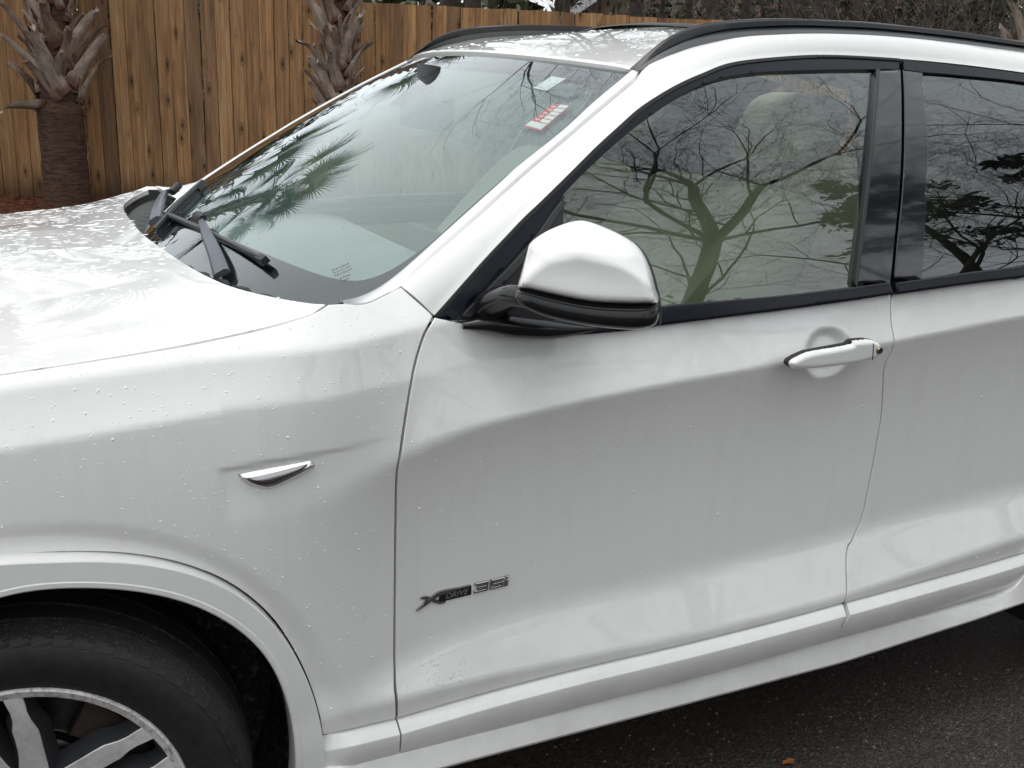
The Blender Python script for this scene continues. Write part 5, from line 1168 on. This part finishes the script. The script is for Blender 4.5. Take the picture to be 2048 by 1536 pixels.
def palm(base, height, r, z_boot, label, seed, nb=64, nf=22, extra=(), lean=(0, 0), droop=118):
    p = empty('palm_tree', tuple(base), label, 'palm tree', 'palms along the fence'); rs = np.random.RandomState(seed)
    M_ = MB(); G_ = []
    for z in np.linspace(-.05, height, 60):
        k = 1+.08*math.exp(-z*3); G_.append([((r*k*(1 if z < z_boot else .82)+rs.uniform(-.008, .008))*math.cos(a)+lean[0]*z, (r*k*(1 if z < z_boot else .82)+rs.uniform(-.008, .008))*math.sin(a)+lean[1]*z, z) for a in np.linspace(0, 2*math.pi, 28, endpoint=False)])
    M_.grid(np.array(G_), wrap=True); M_.build('trunk', 'palm_fibre', p, sharp=60)
    def boot(z, az, out, roll, sc=1.0, k=None, tw=0):
        o = bpy.data.objects.new('leaf_base', boots[rs.randint(9) if k is None else k]); COL.objects.link(o); o.parent = p
        o.location = (r*.86*math.cos(az)+lean[0]*z, r*.86*math.sin(az)+lean[1]*z, z)
        # local -y looks away from the trunk
        o.matrix_local = Matrix.Translation(o.location) @ Matrix.Rotation(az+math.pi/2, 4, 'Z') @ Matrix.Rotation(roll, 4, 'Y') @ Matrix.Rotation(out, 4, 'X') @ Matrix.Scale(sc, 4)
    for i in range(nb):
        z = z_boot+(height-z_boot-.15)*(i+.5)/nb+rs.uniform(-.03, .03); az = i*2.399963+rs.uniform(-.25, .25); boot(z, az, rs.uniform(-.02, .12)*(1 if rs.rand() < .82 else 2.2), (1 if i % 2 else -1)*rs.uniform(.12, .62), rs.uniform(.75, 1.1))
    for e in extra: boot(*e)
    V = []; F = []                                                   # loose brown fibres hanging between the stubs
    for i in range(420):
        a = rs.uniform(0, 6.283); z = rs.uniform(z_boot-.12, min(height, z_boot+1.3)); l_ = rs.uniform(.05, .22); b = a+rs.normal(0, .35); r1 = r*rs.uniform(.92, 1.12); k0 = len(V)
        V += [(r1*math.cos(a), r1*math.sin(a), z), (r1*1.04*math.cos(a+.02), r1*1.04*math.sin(a+.02), z+.006), ((r1+.05*rs.rand())*math.cos(b), (r1+.05*rs.rand())*math.sin(b), z+l_*rs.uniform(-1, .5))]; F.append((k0, k0+1, k0+2))
    f_ = mesh_obj('fibre_strands', V, F, 'palm_fibre', p, smooth=False); f_['kind'] = 'stuff'
    for i in range(nf):
        o = bpy.data.objects.new('frond', fronds[i % 4]); COL.objects.link(o); o.parent = p; az = i*2.399963; el = math.radians(78-droop*(i/nf)**1.1+rs.uniform(-8, 8))
        o.matrix_local = Matrix.Translation((lean[0]*height+.05*math.cos(az), lean[1]*height+.05*math.sin(az), height-.12*(i/nf))) @ Matrix.Rotation(az+math.pi/2, 4, 'Z') @ Matrix.Rotation(-el, 4, 'X') @ Matrix.Rotation(rs.uniform(-.3, .3), 4, 'Y')
    return p
P1 = on_z(138, 424, 0); V2 = -math.pi/2-.02
palm(P1, 2.95, .205, 1.0, 'thick sabal palm with grey crossed leaf stubs, standing left of the hood on pine straw', 3, 95, 6, droop=40,
     extra=[(1.02, V2+1.3, .30, .25, 1.25, 0), (1.0, V2-1.1, 1.5, -.75, 1.1, 3), (1.25, V2-.9, .45, -.35, 1.25, 1), (1.12, V2+.25, .10, -.55, 1.35, 4), (1.4, V2+.8, .18, .5, 1.3, 5), (1.2, V2-.3, .05, .45, 1.1, 6), (1.5, V2-1.2, .35, -.3, 1.2, 2), (1.55, V2+.2, .1, -.6, 1.3, 7), (1.18, V2+.62, .12, .62, 1.2, 8)])
P2 = np.array([3.44, fence_y(3.44)-.62, 0])
palm(P2, 3.15, .115, .72, 'slimmer palm trunk shaggy with split grey leaf stubs, seen above the windscreen', 9, 125, 6, droop=40,
     extra=[(1.1, V2-1.2, .5, -.3, 1.0, 1), (1.35, V2-1.3, .5, -.2, 1.0, 0), (1.0, V2+1.2, .45, .3, 1.0, 2), (.95, V2-1.4, 2.3, -.3, 1.0, 3)])
P3 = on_z(2052, 520, 0); P3 = CAM_POS*[1, 1, 0]+(np.array([math.sin(YAW+.43), math.cos(YAW+.43), 0]))*7.6
palm(P3, 3.9, .17, .9, 'pale tan palm trunk with upright stubs at the right edge, behind the roof rail', 14, 120, 20)
P0 = P1+np.array([-1.22, .35, 0])
palm(P0, 5.55, .17, .75, 'palm at the far left whose dark leaf stub pokes into view', 17, 150, 19, extra=[(1.05, V2+1.35, 1.5, .5, 1.15, 3)])

# ------------------------------------------------------------------ bare trees, pines, bushes
def twig_tube(M_, pts, rad):
    """three-sided tube, plain arithmetic: quick enough for thousands of twigs"""
    k0 = len(M_.v); V = M_.v; F = M_.f
    for i, p in enumerate(pts):
        q0, q1 = pts[max(i-1, 0)], pts[min(i+1, len(pts)-1)]; dx, dy, dz = q1[0]-q0[0], q1[1]-q0[1], q1[2]-q0[2]; l = math.sqrt(dx*dx+dy*dy+dz*dz)+1e-9; dx, dy, dz = dx/l, dy/l, dz/l
        ax, ay, az = (-dz, 0.0, dx) if abs(dx)+abs(dz) > .2 else (0.0, dz, -dy); l = math.sqrt(ax*ax+ay*ay+az*az)+1e-9; ax, ay, az = ax/l, ay/l, az/l
        bx, by, bz = dy*az-dz*ay, dz*ax-dx*az, dx*ay-dy*ax; r = rad[i]
        for c, s_ in ((1.0, 0.0), (-.5, .866), (-.5, -.866)): V.append((p[0]+r*(ax*c+bx*s_), p[1]+r*(ay*c+by*s_), p[2]+r*(az*c+bz*s_)))
    for i in range(len(pts)-1):
        for k in range(3): k2 = (k+1) % 3; F.append((k0+i*3+k, k0+i*3+k2, k0+i*3+3+k2, k0+i*3+3+k)); M_.m.append(0)
def grow(M_, p, d, ln, r, depth, rs, spread=.55, up=.12, twig=.004, wob=.16):
    n = 4 if depth > 2 else 2; pts = [p]; dd = d.copy(); r = max(r, .0017); rad = [r]
    for i in range(n):
        dd = dd+rs.normal(0, wob, 3); dd[2] += up*.35; dd = dd/math.sqrt(dd@dd); pts.append(pts[-1]+dd*ln/n); rad.append(max(r*(1-.30*(i+1)/n), .0012))
    if r > .02: M_.tube(pts, rad, 8 if r > .06 else 5, caps=False)
    else: twig_tube(M_, pts, rad)
    if depth == 0: return
    def off(): a = rs.normal(0, 1, 3); a = a-dd*(a@dd); return a/math.sqrt(a@a)
    for j in range(2 if rs.rand() < .6 else 3):
        a = off(); sp = spread*rs.uniform(.6, 1.4); nd = dd*math.cos(sp)+a*math.sin(sp); nd[2] += up; nd = nd/math.sqrt(nd@nd)
        grow(M_, pts[-1], nd, ln*rs.uniform(.62, .86), rad[-1]*(.80 if j == 0 else rs.uniform(.42, .64)), depth-1, rs, spread, up, twig, wob)
    for j in range(2 if depth > 1 else 1):                            # side shoots
        q = rs.randint(1, n); a = off(); nd = dd*.5+a*.85; nd = nd/math.sqrt(nd@nd); grow(M_, pts[q], nd, ln*.58, rad[q]*.36, max(depth-2, 0), rs, spread, up, twig, wob)
def bare_tree(name, base, seed, label, height, r, depth, mat, trunk=.3, spread=.55, group=None, up=.12, lean=(0, 0), fork=None):
    t = empty(name, tuple(base), label, 'tree', group); rs = np.random.RandomState(seed); M_ = MB()
    th = height*trunk; top = np.array([lean[0], lean[1], th]); pts = [np.array([0, 0, -.1]), np.array([lean[0]*.2, lean[1]*.2, th*.33]), np.array([lean[0]*.6, lean[1]*.6, th*.7]), top]
    M_.tube(pts, [r*1.25, r*1.05, r*.95, r*.9], 10, caps=False); M_.build('trunk', mat, t)
    M_ = MB()
    for d, l_, k in (fork or [((-.5, .1, .8), .26, .7), ((.45, -.2, .85), .28, .72), ((.1, .5, .8), .22, .5), ((0, -.5, .6), .2, .42)]):
        d = np.array(d, float); d /= np.linalg.norm(d); grow(M_, top, d, height*l_, r*k, depth, rs, spread, up, .0019, .10)
    M_.build('branches', mat, t); return t
def leaf_cloud(n, cen, rad, size, rs, clumps=26, flat=.9):
    V = []; F = []; C = rs.normal(0, 1, (clumps, 3)); C /= np.linalg.norm(C, axis=1, keepdims=True); C *= rs.uniform(.25, 1, (clumps, 1))**.6; 
    for i in range(n):
        c = C[rs.randint(clumps)]*rad+rs.normal(0, .20, 3)*rad+cen; a = rs.normal(0, 1, 3); a /= np.linalg.norm(a); b = np.cross(a, rs.normal(0, 1, 3)); b /= np.linalg.norm(b)+1e-9; s_ = size*rs.uniform(.6, 1.4); k0 = len(V)
        V += [c-a*s_, c+b*s_*.38, c+a*s_, c-b*s_*.38]; F.append((k0, k0+1, k0+2, k0+3))
    return V, F
def bush(base, rad, n, size, mat, label, seed, group=None, name='bush'):
    t = empty(name, tuple(base), label, 'bush', group); rs = np.random.RandomState(seed)
    V, F = leaf_cloud(n, np.array([0, 0, rad[2]*.85]), np.array(rad), size, rs); mesh_obj('foliage', V, F, mat, t, smooth=False)
    M_ = MB()
    for i in range(5): d = np.array([rs.normal(0, .4), rs.normal(0, .4), 1]); grow(M_, np.zeros(3), d/np.linalg.norm(d), rad[2]*.8, .03, 2, rs)
    M_.build('stems', 'twig_brown', t); return t
def pine(base, h, r, label, seed, group, crown=True, mat='pine_bark'):
    t = empty('pine_tree', tuple(base), label, 'pine tree', group); rs = np.random.RandomState(seed); M_ = MB(); lx, ly = rs.normal(0, .25, 2)
    M_.tube([(lx*q*q, ly*q*q, h*q-.1) for q in np.linspace(0, 1, 9)], [r*(1-.75*q)+.01 for q in np.linspace(0, 1, 9)], 12, caps=False); M_.build('trunk', mat, t)
    if crown:
        V = []; F = []
        for i in range(22):
            z = h*rs.uniform(.55, 1.0); a = rs.uniform(0, 6.28); l_ = (h*.22)*(1.15-z/h)+.6; c = np.array([lx*(z/h)**2+math.cos(a)*l_*.7, ly*(z/h)**2+math.sin(a)*l_*.7, z]); v, f = leaf_cloud(130, c, np.array([l_*.55, l_*.55, l_*.3]), .16, rs, 7); k0 = len(V); V += v; F += [tuple(q+k0 for q in ff) for ff in f]
        mesh_obj('crown', V, F, 'pine_needles', t, smooth=False)
    return t
# trees reflected in the side windows and the paint, across the drive from the car
def az_pos(x0, az, dist): return (x0+dist*math.sin(math.radians(az)), -.8-dist*math.cos(math.radians(az)), 0)
GF = 'bare trees across the drive'
bare_tree('bare_tree', az_pos(1.3, 30.5, 9.4), 12, 'large bare oak across the drive, forked trunk mirrored in the front door window', 12.0, .14, 7, 'oak_bark', .40, .44, GF, .06, (1.05, .8), fork=[((.20, .16, 1), .19, .84), ((.62, .46, .80), .20, .66), ((-.52, -.3, .72), .19, .5), ((.2, -.6, .7), .17, .42), ((-.5, .4, .55), .16, .38), ((.9, .6, .3), .17, .4)])
PROTO = []
for k in range(3):
    t_ = bare_tree('bare_tree', az_pos(1.3, (58, 67, 48)[k], (13, 12, 12.5)[k]), 31+k, ('bare spreading tree mirrored beside the window pillar', 'bare tree mirrored in the dark rear door window', 'low bare tree with a fan of limbs mirrored over the seat')[k], 10.0, .11, 6, 'grey_bark', .26, .55, GF, .10, (.6, .45)); t_.scale = ((.92,)*3, (1.05,)*3, (.8,)*3)[k]; PROTO.append(t_)
for i, (az, ds, sc, lab) in enumerate(((30, 13, .95, 'slender bare tree mirrored at the front of the door window'), (8, 15, 1.1, 'bare tree standing straight across from the fender'), (-18, 15, 1.05, 'bare tree across the drive beyond the front wheel'), (78, 15, 1.1, 'bare tree far along the drive past the tail of the car'))):
    c = copy_tree(PROTO[i % 3]); c.location = az_pos(1.3, az, ds); c.scale = (sc,)*3; c.rotation_euler.z = i*1.3; c['label'] = lab
ORD = 'first second third fourth fifth sixth seventh eighth ninth tenth eleventh twelfth thirteenth fourteenth fifteenth sixteenth seventeenth eighteenth nineteenth twentieth'.split()
rs = np.random.RandomState(77)
for k, az in enumerate(np.linspace(-62, 84, 15)):
    ds = rs.uniform(15, 20); bush(az_pos(1.3, az, ds), (2.0, 1.4, rs.uniform(1.1, 2.4)), 1500, .13, ['bush_leaves', 'pine_needles', 'dead_leaves'][k % 3], ['green', 'dark needle-leaved', 'brown withered'][k % 3]+' hedge shrub across the drive, '+ORD[k]+' counted from the front of the car', 100+k, 'hedge shrubs across the drive')
for k, (az, ds) in enumerate(((-40, 22), (-8, 23), (22, 22), (52, 21), (63, 19), (74, 22))):
    pine(az_pos(1.3, az, ds), rs.uniform(9, 12.5), .17, ('pine behind the hedge beyond the front wheel', 'pine behind the hedge opposite the fender', 'pine behind the hedge opposite the front door', 'pine mirrored low in the front door window', 'pine mirrored in the pillar cover', 'pine mirrored in the rear door window')[k], 200+k, 'pines across the drive')
# woods behind the fence
def beyond(px, dist): q = ray(px, 60); a = math.atan2(q[0], q[1]); return np.array([CAM_POS[0]+dist*math.sin(a), CAM_POS[1]+dist*math.cos(a), 0])
GW = 'pine trunks in the woods'
PINE_LAB = {1576: 'stout dark pine trunk just right of the house gable', 1421: 'stout pine trunk above the near end of the roof rail', 1487: 'pine trunk just left of the house gable', 1452: 'thin pine trunk between the two stout trunks left of the house', 1628: 'medium pine trunk second to the right of the house', 1195: 'thinnest pine trunk over the middle of the fence top', 1130: 'thicker of the close pair of trunks over the fence', 1112: 'thinner of the close pair of trunks over the fence', 1655: 'slim pine trunk third to the right of the house', 1712: 'pine trunk among green leaves above the rear door pillar', 1375: 'thin pine trunk where the fence disappears behind the roof', 1776: 'slim pine trunk at the left of the twig tangle', 1855: 'pine trunk deep inside the twig tangle', 1320: 'faint thin pine trunk over the right part of the fence'}
for k, (px, ds, w) in enumerate(((1576, 16, 27), (1421, 16.5, 28), (1487, 17, 20), (1452, 18, 14), (1628, 15.5, 18), (1195, 18, 9), (1130, 17.5, 14), (1112, 19, 9), (1655, 16, 14), (1712, 15.5, 16), (1375, 18, 12), (1776, 16, 13), (1855, 17, 14), (1320, 19, 10))):
    pine(beyond(px, ds), 13+3*math.sin(k*2.3), w/2178*ds*.5, PINE_LAB[px], 300+k, GW, crown=k in (1, 5, 9))
bare_tree('bare_tree', beyond(945, 17), 50, 'bare winter tree behind the fence, over the far roof rail', 9, .13, 6, 'twig_brown', .3, .58, 'bare trees behind the fence')
bare_tree('bare_tree', beyond(1270, 17), 52, 'bare winter tree behind the end of the fence', 8, .12, 6, 'twig_brown', .3, .58, 'bare trees behind the fence')
bare_tree('bare_tree', beyond(900, 18.5), 51, 'tall bare winter tree behind the fence, crown mirrored along the windscreen top', 17, .16, 6, 'twig_brown', .55, .42, 'bare trees behind the fence', .04, fork=[((-.8, -.1, .5), .17, .5), ((-.6, .1, .8), .18, .5), ((-.1, 0, 1), .18, .6), ((.7, .2, .6), .18, .5)])
for k, (px, hh) in enumerate(((-1100, 2.4), (-800, 2.2), (-520, 2.5), (-260, 2.0), (-60, 2.0), (120, 1.9), (270, 1.8), (420, 1.3))):  # unseen shrubs added so that the hood mirrors something dark
    bush(beyond(px, 14.5+(k % 3)), (2.2, 1.6, hh), 2000, .13, 'pine_needles' if k % 2 else 'bush_leaves', 'unseen evergreen shrub added behind the fence to darken the hood reflection, '+ORD[k]+' from the front of the car', 700+k, 'unseen evergreens added behind the fence', 'added_shrub')
for k, (px, ds) in enumerate(((1290, 14), (1345, 15), (1730, 13), (1790, 12.5), (1835, 12), (1880, 11), (1925, 12), (1965, 11), (1860, 13.5), (1950, 14))):
    b_ = beyond(px, ds); t_ = empty('bare_shrub', tuple(b_), 'leafless grey-brown tangled shrub at the woods, '+ORD[k]+' one planted behind the car', 'shrub', 'leafless shrubs at the woods'); rs2 = np.random.RandomState(400+k); M_ = MB()
    for i in range(6): d = np.array([rs2.normal(0, .75), rs2.normal(0, .75), .9]); grow(M_, np.array([rs2.normal(0, .2), rs2.normal(0, .2), 0]), d/np.linalg.norm(d), 1.15, .022, 4, rs2, .6, .05, .0015)
    M_.build('twigs', 'pale_twig', t_)
rs = np.random.RandomState(5)
for k, px in enumerate(np.linspace(820, 2250, 20)):
    ds = rs.uniform(18.5, 23) if px > 1300 else rs.uniform(21, 26); bush(beyond(px, ds), (1.5, 1.2, rs.uniform(1.0, 1.5) if px < 1300 else rs.uniform(1.5, 2.3)), 1300, .10, ['bush_leaves', 'dead_leaves', 'bush_leaves', 'pine_needles'][k % 4], ['olive green', 'russet dead-leaved', 'olive green', 'dark evergreen'][k % 4]+' undergrowth bush behind the fence, '+ORD[k]+' from the left', 500+k, 'undergrowth bushes behind the fence')
V = []; F = []                                                       # far woods: one dark mass of foliage
for k in range(70):
    a = math.radians(-75+165*k/69); d = rs.uniform(32, 42); c = np.array([d*math.sin(a), d*math.cos(a)-2, rs.uniform(1.0, 3.2)]); v, f = leaf_cloud(230, c, np.array([3.2, 3.2, 3.2]), .55, rs, 12); k0 = len(V); V += v; F += [tuple(q+k0 for q in ff) for ff in f]
o = mesh_obj('far_woods', V, F, 'bush_leaves', smooth=False); o['kind'] = 'stuff'
# house among the trunks: only a strip of its gable shows
hp = beyond(1546, 24); hz = .0
house = empty('house', (hp[0], hp[1], 0), 'tan gabled house with white roof trim, glimpsed between pine trunks', 'house', None, -.62)
M_ = MB(); M_.box((-4, 0, 0), (4, 7, 2.55)); M_.add([(-4, 0, 2.55), (4, 0, 2.55), (0, 0, 5.3), (-4, 7, 2.55), (4, 7, 2.55), (0, 7, 5.3)], [(0, 1, 2), (3, 5, 4)]); M_.build('wall', 'house_siding', house, smooth=False)
M_ = MB()
for s_ in (-1, 1): M_.add([(0, -.4, 5.42), (4.6*s_, -.4, 2.26), (4.6*s_, 7.4, 2.26), (0, 7.4, 5.42), (0, -.4, 5.34), (4.6*s_, -.4, 2.18), (4.6*s_, 7.4, 2.18), (0, 7.4, 5.34)], [(0, 1, 2, 3), (7, 6, 5, 4), (0, 4, 5, 1), (1, 5, 6, 2), (2, 6, 7, 3)])
M_.build('roof', 'house_roof', house, smooth=False)
for s_ in (-1, 1):
    M_ = MB(); M_.add([(0, -.43, 5.40), (4.62*s_, -.43, 2.22), (4.62*s_, -.43, 2.02), (0, -.43, 5.20), (0, -.40, 5.40), (4.62*s_, -.40, 2.22), (4.62*s_, -.40, 2.02), (0, -.40, 5.20)], [(0, 1, 2, 3), (4, 7, 6, 5), (0, 4, 5, 1), (3, 2, 6, 7), (1, 5, 6, 2)]); M_.build('gable_trim', 'house_trim', house, smooth=False)
for x0 in (-2.6, 1.4):
    M_ = MB(); M_.box((x0, -.03, .9), (x0+1.2, .02, 2.2)); w_ = M_.build('window', 'house_trim', house, smooth=False); M_ = MB(); M_.box((x0+.1, -.05, 1.0), (x0+1.1, -.035, 2.1)); M_.build('pane', 'house_window', w_, smooth=False)
